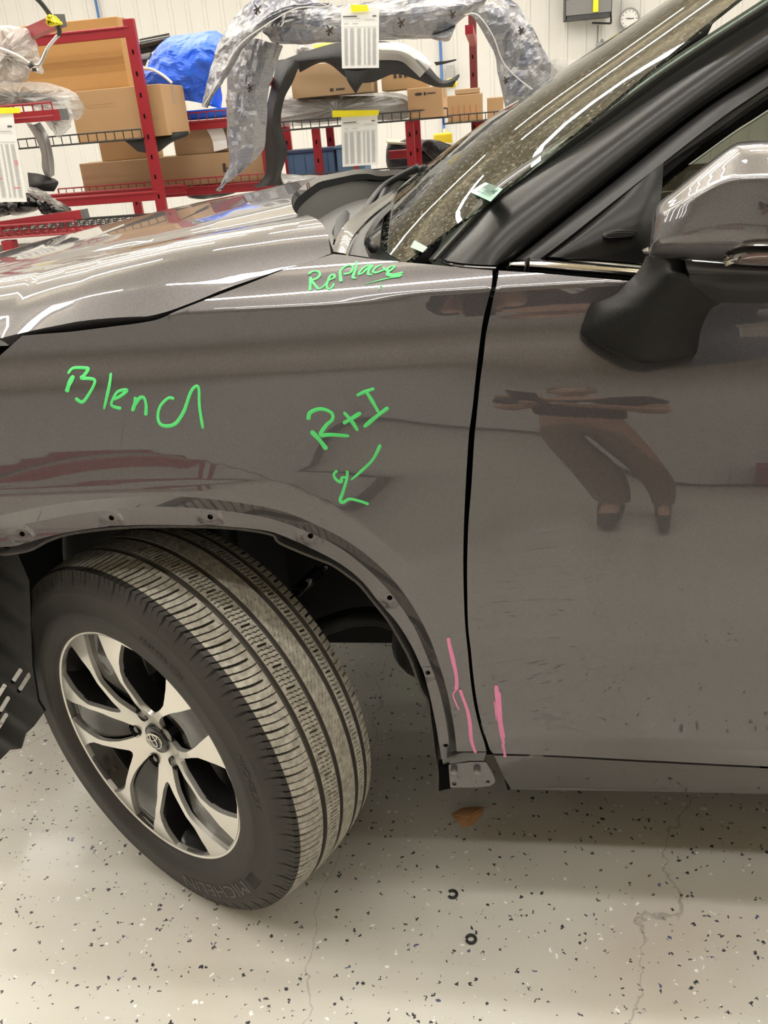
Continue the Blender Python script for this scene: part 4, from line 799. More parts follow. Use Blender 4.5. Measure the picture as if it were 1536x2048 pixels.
def rack(label, x0, x1, y0, y1, tops, shelves, beams, pw=.028, name='steel_rack', wm=WIRE, red=None):
    """tops: (x, y, ztop) posts; shelves: (z, material, x0, x1, y0, y1); beams: (z, y) along x"""
    t = empty(name, ((x0 + x1) / 2, (y0 + y1) / 2, 0), label, 'rack')
    for x, y, zt in tops:
        b = MB(); b.box((x, y, zt / 2), (pw * 2, pw * 1.3, zt)); b.box((x, y, .004), (.09, .09, .008)); o = b.build('post', red or RED, t, bevel=.004)
        b = MB(); z = .3
        while z < zt - .06: b.box((x, y - pw * .66, z), (.008, .004, .022)); z += .10
        s_ = b.build('slot_row', BLACK, o); s_['kind'] = 'stuff'
    for z, y, a, c in beams: MB().box(((a + c) / 2, y, z), (c - a, .03, .05)).box(((a + c) / 2, y - .016, z + .018), (c - a, .012, .010)).build('beam', RED, t, bevel=.003)
    for z, m, a, c, d, e_ in shelves: wire_basket('wire_shelf', a, c, d, e_, z, m, t)
    return t
def carton(label, c, d, m=CARD, rz=0., rx=0., ry=0., group=None, flap=True):
    """c = centre of the base"""
    t = empty('cardboard_box', c, label, 'box', group); M = Matrix.Rotation(rz, 3, 'Z') @ Matrix.Rotation(ry, 3, 'Y') @ Matrix.Rotation(rx, 3, 'X')
    ctr = Vector(c) + M @ Vector((0, 0, d[2] / 2)); MB().box(ctr, d, T=M).build('body', m, t, bevel=.004)
    def bb(name, off, dd, mm): MB().box(ctr + M @ Vector(off), dd, T=M).build(name, mm, t)
    if flap:
        bb('tape_strip', (0, 0, d[2] / 2 + .0008), (d[0] * 1.002, .05, .0012), TAPE); bb('tape_end', (d[0] / 2 + .0008, 0, d[2] * .32), (.0012, .05, d[2] * .36), TAPE)
        bb('flap_seam', (0, 0, d[2] / 2 + .0002), (d[0], .003, .0012), INK)
    return t, ctr, M
def printed(t, ctr, M, items, name='printed_mark', m=INK):
    b = MB(); [b.box(ctr + M @ Vector(o), d, T=M) for o, d in items]; o = b.build(name, m, t); o['kind'] = 'stuff'; return o
# --- main left rack
pL = lambda x, y, Y: PY(x, y, Y)
rack('red steel rack with large cartons, its right post crossing the picture', -3.4, -1.24, 3.5, 3.93,
     [(-1.24, 3.5, 1.95), (-3.4, 3.5, 1.95), (-1.24, 3.93, 1.0), (-3.4, 3.93, 1.95)],
     [(1.395, WIRE, -3.38, -1.265, 3.46, 3.93), (.97, WIRE, -3.38, -1.265, 3.46, 3.93)],
     [(1.895, 3.5, -3.4, -1.24), (1.105, 3.5, -3.4, -1.24), (1.105, 3.93, -3.4, -1.24), (.3, 3.5, -3.4, -1.24)])
t, c, M = carton('long tan carton behind the red post on the wire shelf', (-1.41, 3.73, 1.399), (.52, .36, .25), CARD)
printed(t, c, M, [((.18, -.191, -.02), (.10, .001, .003)), ((-.1, -.191, .06), (.16, .001, .002))], m=CARD2)
t, c, M = carton('large upright orange-brown carton crossed by the rack top beam', (-1.80, 3.78, 1.652), (.86, .22, .335), CARDO)
# --- rack row behind
rack('red steel rack behind with the lowest long carton and blue wraps', -2.1, -.74, 4.0, 4.6,
     [(-1.83, 4.58, 1.50), (-.74, 4.02, 1.50), (-.74, 4.58, 1.50), (-2.1, 4.02, 1.10)],
     [(1.107, RED, -2.08, -.76, 4.0, 4.58), (1.462, RED, -1.28, -.76, 4.02, 4.58)],
     [(1.082, 4.03, -2.08, -.74), (1.082, 4.58, -2.08, -.74), (1.44, 4.04, -1.28, -.74), (1.44, 4.58, -1.83, -.74), (.3, 4.58, -2.08, -.74)])
t, c, M = carton('long flat carton lying lowest on the red wire shelf', (-1.35, 4.20, 1.112), (1.17, .30, .171), CARD2)
printed(t, c, M, [((.33, -.151, .0), (.02, .001, .05)), ((.36, -.151, -.005), (.03, .001, .012))])
t, c, M = carton('brown carton lying upper left on the long flat carton', (-1.65, 4.22, 1.284), (.31, .24, .135), CARD)
t, c, M = carton('open-sided carton with a white packing list over its top edge', (-1.11, 4.22, 1.284), (.43, .26, .155), CARD2)
pl = gridsurf('packing_list', [[(400, 254, 4.11), (418, 252, 4.11), (438, 250, 4.11)], [(412, 258, 4.075), (428, 256, 4.075), (444, 254, 4.075)], [(424, 280, 4.075), (440, 276, 4.075), (452, 274, 4.075)], [(428, 303, 4.06), (442, 300, 4.06), (455, 296, 4.06)]], PAPER, None, sub=5, thick=.001); tag(pl, 'white packing list curling down the front of an open carton', 'paper')
b = gridsurf('black_bracket', [[(232, 272, 3.60), (300, 268, 3.60), (376, 262, 3.62)], [(250, 282, 3.58), (310, 284, 3.58), (374, 272, 3.62)], [(275, 303, 3.60), (312, 306, 3.60), (345, 282, 3.62)]], BLKPL, None, sub=5, thick=.02); tag(b, 'black plastic bracket hanging below the shelf under the long tan carton', 'car part')
# --- blue wrapped panel
BLU = mat('blue_plastic_film', (.02, .13, .80), rough=.32, spec=.6, bump=.5, bscale=9)
o = gridsurf('blue_wrapped_panel', [[(300, 118, 4.1), (330, 80, 4.1), (385, 66, 4.1), (430, 60, 4.12), (458, 78, 4.15)], [(280, 150, 4.0), (320, 110, 3.96), (380, 95, 3.93), (430, 90, 3.97), (470, 110, 4.1)],
    [(262, 168, 4.0), (310, 145, 3.92), (365, 130, 3.90), (425, 130, 3.93), (468, 140, 4.1)], [(258, 172, 4.02), (300, 175, 3.95), (360, 170, 3.92), (415, 160, 3.98), (445, 160, 4.1)], [(300, 205, 4.1), (335, 210, 4.05), (375, 200, 4.0), (420, 212, 4.05), (445, 218, 4.12)]], BLU, None, sub=8, thick=.03); crumple(o, .05, 6., 0); tag(o, 'body panel wrapped in bright blue plastic film above the cartons', 'wrapped part')
o = MB().box((-1.01, 4.14, 1.497), (.42, .16, .052)).build('blue_tray', mat('blue_tray_plastic', (.02, .14, .70), .4), bevel=.008); tag(o, 'flat blue plastic tray on the shelf under the blue wrapped panel', 'tray')
o = rope('white_cord', cr([PY(*p) for p in ((275, 140, 3.9), (300, 138, 3.86), (325, 150, 3.84), (344, 166, 3.84))], 5), .008, PAPER); tag(o, 'thin white cord looped over the blue wrapped panel', 'cord')
# dark trim and grey panels behind the post
for nm, lab, rows, m_ in (('black_trim_panel', 'glossy black trim panel leaning behind the red post', [[(278, 78, 4.3), (338, 66, 4.3)], [(276, 92, 4.28), (335, 78, 4.28)], [(245, 125, 4.3), (300, 108, 4.3)]], GLOSSB),
    ('dark_trim_piece', 'black trim piece wedged between carton and blue wrap', [[(243, 118, 4.2), (302, 104, 4.2)], [(262, 122, 4.15), (296, 118, 4.15)], [(288, 132, 4.2), (290, 133, 4.2)]], BLKPL),
    ('grey_foam_sheet', 'grey foam sheet beside the large upright carton', [[(242, 122, 4.15), (268, 126, 4.15)], [(250, 165, 4.1), (272, 160, 4.1)]], mat('grey_foam', (.3, .3, .29), .8))):
    o = gridsurf(nm, rows, m_, None, sub=5, thick=.015); tag(o, lab, 'car part')
# --- near left rack (its cantilever arms and red baskets)
t = empty('cantilever_rack', (-2.1, 3.0, 0), 'near red rack at the left edge with baskets and cantilever arm', 'rack')
MB().box((-1.73, 2.72, .5), (.06, .05, 1.0)).build('post', RED, t, bevel=.004); MB().box((-2.35, 2.95, 1.0), (.06, .05, 2.0)).build('post', RED, t, bevel=.004); MB().box((-2.15, 3.22, .98), (.05, .05, 1.96)).build('post', RED, t, bevel=.004)
def arm(a, b, r=.022):
    b_ = MB(); b_.bar(a, b, r, sq=True); o = b_.build('cantilever_arm', RED, t); d = Vector(b) - Vector(a); d.normalize(); MB().bar(b, Vector(b) + d * .02, r * 1.02, sq=True).build('end_cap', mat('grey_cap_plastic', (.12, .12, .12), .5), o)
arm(PY(24, 82, 3.1), PY(118, 42, 2.62)); arm((-2.3, 3.22, PY(24, 82, 3.1)[2]), PY(26, 82, 3.1)); arm((-2.35, 2.70, 1.528), PY(124, 229, 2.70)); arm((-2.35, 2.72, 1.03), PY(166, 428, 2.72), .02)
wire_basket('basket', -2.3, PY(113, 235, 2.70)[0], 2.68, 2.86, 1.515, RED, t, hgt=.055, gap=.045, r=.0035)
wire_basket('basket', -2.3, PY(148, 430, 2.70)[0], 2.69, 2.95, 1.015, RED, t, hgt=.055, gap=.045, r=.0035)
# wire grid beside it
# --- bags and parts on the near rack
def film(name, col, alpha, bs=14.):
    m = mat(name, col, rough=.18, spec=.8, bump=1., bscale=bs, alpha=alpha, metal=.0); return m
CLR = film('clear_poly_film', (.55, .54, .52), .42, 26); CLR2 = film('milky_poly_film', (.66, .63, .60), .6, 10); GRF = film('grey_poly_film', (.34, .335, .33), .9, 16)
def lump(name, label, cat, px, Y, m, thick=.06, n=9, seed=1, amp=.02):
    """rounded lump: outline in the picture, puffed towards and away from the viewer"""
    P = lin(cr(px, 5, True), 6); c = P.mean(0); rg = np.random.default_rng(seed); V = []; k = len(P)
    Wp = np.array([PY(a, b, Y) for a, b in P]); C = Wp.mean(0); rings = [1., .93, .8, .6, .35, .1]
    for s_ in (-1, 1):
        for r_ in rings:
            q = C + (Wp - C) * r_; q[:, 1] += s_ * thick * math.sqrt(max(0, 1 - r_ ** 2.5)); q += rg.normal(0, amp * (1 - r_ ** 4) * .5, q.shape) * np.array([.4, 1, .4]); V.append(q)
    V = np.array(V); R_ = len(rings); Fc = []
    for h in (0, R_):
        for i in range(R_ - 1):
            for j in range(k): j2 = (j + 1) % k; Fc.append(((h + i) * k + j, (h + i) * k + j2, (h + i + 1) * k + j2, (h + i + 1) * k + j))
        Fc.append(tuple((h + R_ - 1) * k + j for j in range(k)))
    Fc += [(j, (j + 1) % k, R_ * k + (j + 1) % k, R_ * k + j) for j in range(k)]
    o = mesh(name, V.reshape(-1, 3), Fc, m); bm = bmesh.new(); bm.from_mesh(o.data); bmesh.ops.recalc_face_normals(bm, faces=bm.faces); bm.to_mesh(o.data); bm.free()
    if m in (CLR, CLR2, GRF): crumple(o, .028, 17., 0)
    elif 'film' in m.name or 'black' in m.name: crumple(o, .02, 12., 0, False)
    return tag(o, label, cat)
lump('plastic_bag', 'milky plastic bag hanging over the red cantilever arm', 'bag', [(-30, 60), (48, 55), (66, 70), (80, 120), (85, 147), (62, 135), (53, 120), (54, 160), (-30, 160)], 2.85, CLR2, .05, seed=2)
lump('wrapped_part', 'long part in crinkled clear wrap on the upper red basket', 'wrapped part', [(-40, 168), (60, 163), (120, 172), (155, 190), (167, 220), (155, 240), (135, 225), (100, 215), (50, 212), (-40, 212)], 2.86, CLR, .12, seed=3)
lump('plastic_wrap_tail', 'loose tail of clear wrap drooping off the upper red basket', 'wrap', [(60, 212), (110, 205), (145, 225), (140, 255), (120, 275), (105, 262), (85, 235)], 2.74, CLR, .02, seed=4)
lump('grey_core_part', 'dark grey moulded part inside the clear wrap on the basket', 'car part', [(-40, 186), (60, 184), (110, 198), (108, 210), (40, 212), (-40, 212)], 2.90, mat('dark_grey_moulding', (.10, .10, .10), .6), .05, seed=5, amp=.004)
gp = [(80, 247, .1), (95, 265, 0), (98, 290, 0), (108, 325, 0), (106, 352, 0)]
o = gridsurf('inner_fender_part', [[(52, 246, 2.9), (64, 250, 2.88), (80, 244, 2.9)], [(70, 275, 2.9), (84, 276, 2.86), (95, 268, 2.9)], [(82, 305, 2.9), (92, 300, 2.86), (103, 295, 2.9)], [(84, 335, 2.9), (95, 332, 2.86), (108, 325, 2.9)], [(90, 352, 2.9), (100, 355, 2.87), (109, 350, 2.9)]], mat('bare_grey_steel', (.30, .30, .30), .35, .6), None, sub=5, thick=.015); tag(o, 'bent grey steel bracket hanging below the upper red basket', 'car part')
o = gridsurf('dark_liner_piece', [[(55, 345, 2.9), (80, 348, 2.88), (110, 358, 2.9)], [(58, 372, 2.88), (85, 368, 2.84), (117, 366, 2.9)], [(62, 378, 2.9), (85, 382, 2.88), (108, 383, 2.9)]], BLKPL, None, sub=5, thick=.02); tag(o, 'charcoal plastic liner piece above the lower red basket', 'car part')
for i, (px_, lab) in enumerate((([(-30, 395), (20, 400), (28, 425), (-30, 438)], 'black plastic bag at the left edge of the lower red basket'), ([(28, 392), (55, 388), (76, 402), (74, 420), (30, 430)], 'black plastic bag in the middle of the lower red basket'), ([(76, 400), (100, 398), (125, 412), (138, 424), (90, 428)], 'small black bag at the right end of the lower red basket'))):
    lump('black_bag', lab, 'bag', px_, 2.9, mat('black_film', (.012, .012, .013), .2, spec=.8, bump=.8, bscale=16), .08, seed=8 + i)
lump('clear_sleeve', 'clear plastic sleeve lying over the black bags', 'wrap', [(58, 378), (72, 376), (120, 405), (122, 414), (75, 395)], 2.82, CLR, .02, seed=12)
# bent metal hanger pipe with yellow tape
PIP = mat('bare_bent_pipe', (.55, .54, .52), .25, .9)
t = empty('sway_bar', tuple(PY(108, 45, 2.60)), 'bent metal bar taped to the top cantilever arm', 'car part')
rope('bar_upper', cr([PY(*p) for p in ((64, -12, 2.5), (84, 8, 2.53), (104, 36, 2.56), (118, 58, 2.58), (117, 70, 2.58))], 5), .010, mat('black_bar_paint', (.06, .06, .055), .4, .4), t)
rope('bar_lower', cr([PY(*p) for p in ((117, 70, 2.58), (96, 96, 2.6), (84, 122, 2.6), (76, 131, 2.6), (62, 129, 2.6))], 5), .0075, PIP, t)
rope('bar_branch', cr([PY(*p) for p in ((62, 129, 2.6), (38, 113, 2.6), (5, 99, 2.6), (-20, 92, 2.6))], 5), .007, PIP, t)
MB().bar(PY(58, 133, 2.58), PY(66, 127, 2.58), .010, 8).bar(PY(68, 136, 2.57), PY(69, 143, 2.57), .009, 10).build('clamp', GLOSSB, t)
o = lump('yellow_tape_wrap', 'wad of yellow tape holding the bent bar to the arm', 'tape', [(97, 42), (102, 28), (110, 34), (116, 42), (122, 48), (108, 52), (98, 52)], 2.56, YEL, .035, seed=6)
# --- hanging job sheets
def sheet_paper(label, px, Y, tape, seed, red=False):
    t = empty('job_sheet', tuple(PY(*px[0], Y)), label, 'paper'); A, B, C, D = [PY(a, b, Y) for a, b in px]
    def at(u, v, o=0.): return A + (B - A) * u + (D - A) * v + np.array([0, -o - .006 * math.sin(3 * v + seed) * v, 0])
    sheet('page', np.array([[at(u, v) for u in np.linspace(0, 1, 6)] for v in np.linspace(0, 1, 9)]), PAPER, t, .0008)
    b = MB(); b2 = MB()
    def q(bb, u0, v0, u1, v1): bb.add([at(u0, v0, .002), at(u1, v0, .002), at(u1, v1, .002), at(u0, v1, .002)], [(0, 1, 2, 3)])
    q(b2, .05, .13, .42, .148); q(b2, .83, .13, .93, .15); q(b, .05, .17, .5, .178); q(b, .62, .19, .9, .198); q(b, .05, .215, .95, .218); q(b, .08, .25, .2, .26); q(b, .3, .25, .45, .26); q(b, .07, .31, .95, .315)
    for u0, wd in ((.08, .1), (.23, .12), (.42, .11), (.6, .05), (.7, .08), (.83, .1)):
        v = .335
        while v < .95: q(b, u0, v, u0 + wd * random.uniform(.85, 1), v + .009); v += .0172
    b.build('table_print', PRT, t)['kind'] = 'stuff'; b2.build('heading_print', PRTD, t)['kind'] = 'stuff'
    if red:
        b3 = MB(); q(b3, .86, .52, .93, .57); q(b3, .3, .72, .5, .735); q(b3, .75, .83, .9, .84); b3.build('red_stamp', mat('red_stamp_ink', (.8, .12, .15), .7), t)['kind'] = 'stuff'
    Tq = [PY(a, b_, Y - .012) for a, b_ in tape]
    sheet('tape', np.array([[Tq[0], (Tq[0] + Tq[1]) / 2 + [0, -.004, 0], Tq[1]], [Tq[3], (Tq[3] + Tq[2]) / 2 + [0, -.004, 0], Tq[2]]]), YEL, t, .001)
sheet_paper('job sheet on yellow tape stuck to the wrapped bumper', [(682, 16), (758, 14), (762, 135), (684, 137)], 3.12, [(701, 9), (735, 10), (737, 22), (703, 24)], .3)
sheet_paper('job sheet hung by yellow tape from the black wire shelf', [(682, 232), (755, 226), (756, 332), (685, 334)], 3.85, [(664, 221), (758, 220), (757, 230), (665, 235)], 1.3)
sheet_paper('job sheet hanging at the far left from the red basket', [(-60, 228), (26, 227), (58, 388), (-30, 404)], 2.62, [(-60, 215), (41, 215), (40, 226), (-60, 229)], 2.2, True)
# --- centre rack
rack('low red rack in the middle under the wrapped bumper', -.62, .34, 4.0, 4.45, [(-.43, 4.0, 1.37), (.115, 4.0, 1.37), (-.43, 4.45, 1.37), (.115, 4.45, 1.37)],
     [(1.375, WIRE, -.66, .335, 3.97, 4.45), (1.085, WIRE, -.64, .335, 3.97, 4.45)], [(1.06, 4.0, -.43, .115), (1.19, 4.3, -.05, .115), (.3, 4.0, -.43, .115), (.3, 4.45, -.43, .115)], pw=.024)
t, c, M = carton('wide brown carton on the clear-wrapped part, under the bumper', (-.315, 4.13, 1.535), (.46, .26, .165), CARD2); printed(t, c, M, [((-.0, -.131, -.055), (.02, .001, .016)), ((.05, -.131, -.055), (.05, .001, .010))])
t, c, M = carton('brown carton behind the dark pointed liner tip', (.09, 4.2, 1.535), (.26, .22, .14), CARD); printed(t, c, M, [((-.05 + .03 * i, -.111, .02), (.018, .001, .06)) for i in range(4)])
lump('wrapped_part', 'long grey part in clear wrap on the black wire shelf', 'wrapped part', [(552, 195), (700, 186), (812, 190), (822, 235), (700, 245), (600, 252), (545, 252), (556, 215)], 4.17, CLR, .14, seed=21, amp=.012)
lump('grey_core_part', 'grey moulded strip inside the clear wrap on the wire shelf', 'car part', [(560, 200), (700, 192), (808, 198), (815, 236), (700, 240), (580, 244)], 4.17, mat('pinkish_grey_moulding', (.26, .24, .23), .6), .09, seed=22, amp=.004)
t, c, M = carton('small light carton with a dark oval logo at the shelf end', (.222, 4.04, 1.379), (.20, .15, .155), mat('light_cardboard', (.50, .31, .165), .85), rz=R(-7), ry=R(0))
n = 24; b = MB(); cc = c + M @ Vector((-.035, -.0757, .045)); b.add([cc + M @ Vector((.022 * math.cos(a), 0, .008 * math.sin(a))) for a in np.linspace(0, 2 * np.pi, n + 1)[:-1]], [tuple(range(n))]); [b.box(cc + M @ Vector(o_), d_, T=M) for o_, d_ in (((.036, 0, 0), (.012, .001, .016)), ((.072, 0, 0), (.05, .001, .006)))]; b.build('logo_print', INK, t)
rack('tall dark red post rack right of the small cartons', .30, .95, 4.5, 5.1, [(.465, 4.72, 1.95), (.80, 4.72, 1.30), (.465, 5.1, 1.95), (.80, 5.1, 1.30)], [(1.335, WIRE, .28, .80, 4.5, 5.1), (1.06, WIRE, .0, .80, 4.5, 5.1)], [(1.315, 4.72, .465, .80), (1.04, 4.72, .465, .80), (.3, 4.72, .465, .80)], pw=.020, red=mat('dark_red_steel', (.13, .02, .02), .45))
t, c, M = carton('brown carton with orange diagonal stripes right of the logo carton', (.413, 4.63, 1.34), (.215, .16, .15), CARD)
for k in range(5): printed(t, c, M, [((-.075 + .036 * k, -.081, -.02), (.006, .001, .07))], 'stripe', ORI)
t, c, M = carton('small taped carton on top of the orange striped carton', (.43, 4.63, 1.492), (.15, .13, .03), CARD2)
t, c, M = carton('grey-brown carton by the tall rack post', (.60, 4.66, 1.34), (.10, .14, .12), CARD)
# black liners and heat shield
LBK = mat('liner_black', (.016, .016, .017), .55, bump=.2, bscale=120)
o = gridsurf('fender_liner', [[(555, 120, 3.75), (585, 118, 3.7), (600, 128, 3.75)], [(548, 150, 3.7), (570, 150, 3.62), (585, 165, 3.7)], [(536, 200, 3.7), (552, 200, 3.6), (568, 200, 3.7)], [(524, 245, 3.7), (545, 245, 3.58), (562, 250, 3.7)], [(530, 300, 3.7), (555, 300, 3.58), (575, 300, 3.7)], [(530, 350, 3.7), (550, 352, 3.6), (562, 350, 3.7)], [(508, 372, 3.7), (535, 372, 3.62), (568, 370, 3.7)]], LBK, None, sub=6, thick=.012); tag(o, 'tall black wheel liner standing behind the wrapped bumper', 'car part')
o = gridsurf('arch_liner', [[(560, 122, 3.9), (590, 128, 3.86), (600, 145, 3.9)], [(620, 100, 3.85), (640, 118, 3.78), (650, 125, 3.85)], [(680, 84, 3.8), (690, 115, 3.72), (700, 160, 3.8)], [(740, 80, 3.8), (745, 110, 3.72), (742, 165, 3.8)], [(800, 90, 3.8), (802, 120, 3.74), (790, 148, 3.8)], [(850, 125, 3.8), (848, 145, 3.75), (835, 160, 3.8)], [(885, 160, 3.8), (880, 168, 3.77), (872, 174, 3.8)], [(918, 148, 3.8), (912, 162, 3.78), (905, 174, 3.8)]], LBK, None, sub=6, thick=.012); tag(o, 'black arch liner with a pointed flap across the middle cartons', 'car part')
o = gridsurf('liner_tip', [[(688, 140, 3.74), (715, 142, 3.72), (740, 138, 3.74)], [(694, 160, 3.73), (714, 168, 3.71), (732, 155, 3.73)], [(706, 180, 3.73), (712, 186, 3.72), (720, 174, 3.73)]], LBK, None, sub=5, thick=.01); tag(o, 'pointed black flap hanging just below the upper job sheet', 'car part')
o = gridsurf('heat_shield', [[(752, 86, 3.72), (755, 100, 3.68), (758, 120, 3.72)], [(800, 86, 3.72), (800, 102, 3.66), (800, 122, 3.72)], [(838, 102, 3.72), (830, 118, 3.67), (822, 138, 3.72)], [(865, 130, 3.72), (852, 142, 3.69), (840, 155, 3.72)]], mat('crumpled_aluminium', (.40, .40, .395), .38, .9, bump=.4, bscale=14), None, sub=6, thick=.006); tag(o, 'silver heat shield curved over the black arch liner', 'car part')
o = gridsurf('black_wiper_trim', [[(868, 124, 4.5), (890, 122, 4.5), (913, 118, 4.5)], [(872, 131, 4.5), (892, 127, 4.5), (912, 121, 4.5)]], LBK, None, sub=4, thick=.01); tag(o, 'thin black trim strip sticking out by the tall rack', 'car part')
# --- film-wrapped bumper cover
def wrap_mat():
    m = mat('printed_grey_film', (.36, .36, .37), rough=.22, spec=.9, bump=1., bscale=11); nt, I = nodes(m); N = nt.nodes; L = nt.links.new; tc = N.new('ShaderNodeTexCoord')
    mp = N.new('ShaderNodeMapping'); mp.inputs['Rotation'].default_value = (R(90), 0, R(0)); nz = N.new('ShaderNodeTexNoise'); nz.inputs['Scale'].default_value = 5; L(tc.outputs['Object'], nz.inputs['Vector']); ad = N.new('ShaderNodeMix'); ad.data_type = 'RGBA'; ad.blend_type = 'LINEAR_LIGHT'; ad.inputs[0].default_value = .08; L(tc.outputs['Object'], ad.inputs[6]); L(nz.outputs['Color'], ad.inputs[7]); L(ad.outputs[2], mp.inputs[0])
    v = N.new('ShaderNodeTexBrick'); v.inputs['Scale'].default_value = 7; v.inputs['Color1'].default_value = (.25, .25, .26, 1); v.inputs['Color2'].default_value = (.17, .18, .23, 1); v.inputs['Mortar'].default_value = (.26, .26, .27, 1); v.inputs['Mortar Size'].default_value = .06; v.inputs['Brick Width'].default_value = .7; v.inputs['Row Height'].default_value = .9; L(mp.outputs[0], v.inputs[0])
    v2 = N.new('ShaderNodeTexBrick'); v2.inputs['Scale'].default_value = 16; v2.inputs['Mortar Size'].default_value = .012; v2.inputs['Color1'].default_value = (1, 1, 1, 1); v2.inputs['Color2'].default_value = (1, 1, 1, 1); v2.inputs['Mortar'].default_value = (.6, .6, .6, 1); v2.inputs['Brick Width'].default_value = 1.1; L(mp.outputs[0], v2.inputs[0])
    x = N.new('ShaderNodeMix'); x.data_type = 'RGBA'; x.blend_type = 'MULTIPLY'; x.inputs[0].default_value = .8; L(v.outputs[0], x.inputs[6]); L(v2.outputs[0], x.inputs[7]); L(x.outputs[2], I['Base Color']); return m
WRP = wrap_mat()
t = empty('bumper_cover', tuple(PY(750, 50, 3.5)), 'bumper cover wrapped in printed grey film, arched over the middle racks', 'wrapped part')
rowsL = [[(404, 213, 3.20), (408, 214, 3.15), (413, 212, 3.13), (416, 208, 3.16)], [(416, 165, 3.2), (428, 172, 3.12), (440, 170, 3.10), (450, 160, 3.18)], [(430, 115, 3.22), (452, 122, 3.12), (470, 110, 3.10), (482, 104, 3.18)],
    [(450, 62, 3.24), (475, 72, 3.14), (505, 68, 3.10), (520, 66, 3.18)], [(480, 25, 3.26), (508, 40, 3.16), (535, 35, 3.12), (550, 32, 3.2)], [(515, -6, 3.28), (548, 10, 3.2), (585, 18, 3.15), (600, 17, 3.2)], [(560, -30, 3.3), (600, -12, 3.24), (650, 8, 3.2), (664, 12, 3.22)]]
crumple(gridsurf('left_limb', rowsL, WRP, t, sub=7, thick=.012), .03, 9., 0)
rowsT = [[(520, 62, 3.35), (535, 72, 3.28), (545, 85, 3.30), (556, 88, 3.4)], [(545, 34, 3.3), (560, 55, 3.22), (575, 82, 3.26), (585, 88, 3.4)], [(600, 17, 3.3), (605, 45, 3.20), (615, 80, 3.24), (620, 88, 3.4)], [(664, 12, 3.3), (666, 40, 3.21), (670, 76, 3.25), (675, 84, 3.4)], [(740, 3, 3.3), (745, 32, 3.21), (750, 70, 3.25), (752, 80, 3.4)],
    [(820, -4, 3.3), (825, 28, 3.21), (830, 66, 3.25), (832, 78, 3.4)], [(890, -8, 3.3), (895, 18, 3.21), (888, 60, 3.25), (884, 72, 3.4)], [(940, -10, 3.3), (942, 8, 3.22), (935, 28, 3.26), (930, 34, 3.4)], [(975, -14, 3.3), (972, 0, 3.24), (968, 14, 3.27), (964, 20, 3.4)]]
crumple(gridsurf('top_bar', rowsT, WRP, t, sub=7, thick=.012), .03, 9., 0)
gridsurf('grille_bulge', [[(862, 66, 3.3), (868, 72, 3.24), (864, 78, 3.3)], [(885, 62, 3.26), (888, 75, 3.2), (886, 83, 3.28)], [(905, 52, 3.28), (905, 64, 3.22), (900, 80, 3.3)], [(912, 46, 3.3), (910, 54, 3.28), (905, 62, 3.3)]], WRP, t, sub=6, thick=.012)
rowsR = [[(935, 30, 3.22), (960, 12, 3.18), (990, 0, 3.22), (1010, -8, 3.3)], [(948, 38, 3.22), (975, 30, 3.16), (1005, 22, 3.18), (1035, 12, 3.28)], [(970, 72, 3.22), (995, 62, 3.16), (1030, 55, 3.16), (1062, 48, 3.26)], [(985, 105, 3.22), (1008, 98, 3.17), (1045, 92, 3.16), (1082, 88, 3.25)], [(994, 140, 3.22), (1016, 136, 3.18), (1058, 132, 3.17), (1102, 125, 3.25)], [(1002, 180, 3.22), (1022, 178, 3.18), (1070, 172, 3.18), (1118, 150, 3.25)], [(1012, 222, 3.22), (1030, 222, 3.2), (1080, 210, 3.2), (1120, 190, 3.26)]]
crumple(gridsurf('right_limb', rowsR, WRP, t, sub=7, thick=.012), .03, 9., 0)
gridsurf('film_tail', [[(1100, 120, 3.2), (1120, 118, 3.2), (1138, 122, 3.22)], [(1102, 138, 3.2), (1118, 136, 3.19), (1130, 140, 3.2)], [(1100, 160, 3.2), (1108, 160, 3.2), (1116, 158, 3.2)]], CLR, t, sub=5, thick=.004)
inner_ = gridsurf('inner_skin', [[(470, 92, 3.45), (500, 78, 3.35), (540, 85, 3.32), (566, 92, 3.4)], [(458, 150, 3.42), (485, 140, 3.34), (520, 140, 3.32), (548, 148, 3.4)], [(452, 200, 3.40), (478, 200, 3.33), (510, 195, 3.32), (538, 180, 3.4)], [(455, 260, 3.38), (480, 255, 3.32), (510, 255, 3.32), (532, 250, 3.4)], [(458, 320, 3.36), (472, 315, 3.32), (500, 310, 3.32), (524, 300, 3.38)], [(440, 374, 3.34), (448, 368, 3.32), (468, 350, 3.32), (490, 340, 3.35)], [(437, 380, 3.34), (442, 376, 3.33), (450, 368, 3.33), (458, 362, 3.34)]], WRP, t, sub=7, thick=.012)
crumple(inner_, .03, 9., 0) if 'inner_done' not in globals() else None; inner_done = 1
rope('film_seam', cr([PY(*p) for p in ((405, 214, 3.12), (440, 158, 3.08), (474, 96, 3.08), (520, 58, 3.09), (590, 18, 3.14), (650, 14, 3.18), (664, 4, 3.2))], 6), .003, mat('pale_film_edge', (.6, .6, .58), .3), t)
rope('film_seam', cr([PY(*p) for p in ((930, 30, 3.18), (955, 30, 3.15), (985, 70, 3.14), (1010, 130, 3.16), (1055, 172, 3.15), (1085, 190, 3.16))], 6), .003, mat('pale_film_edge', (.6, .6, .58), .3), t)
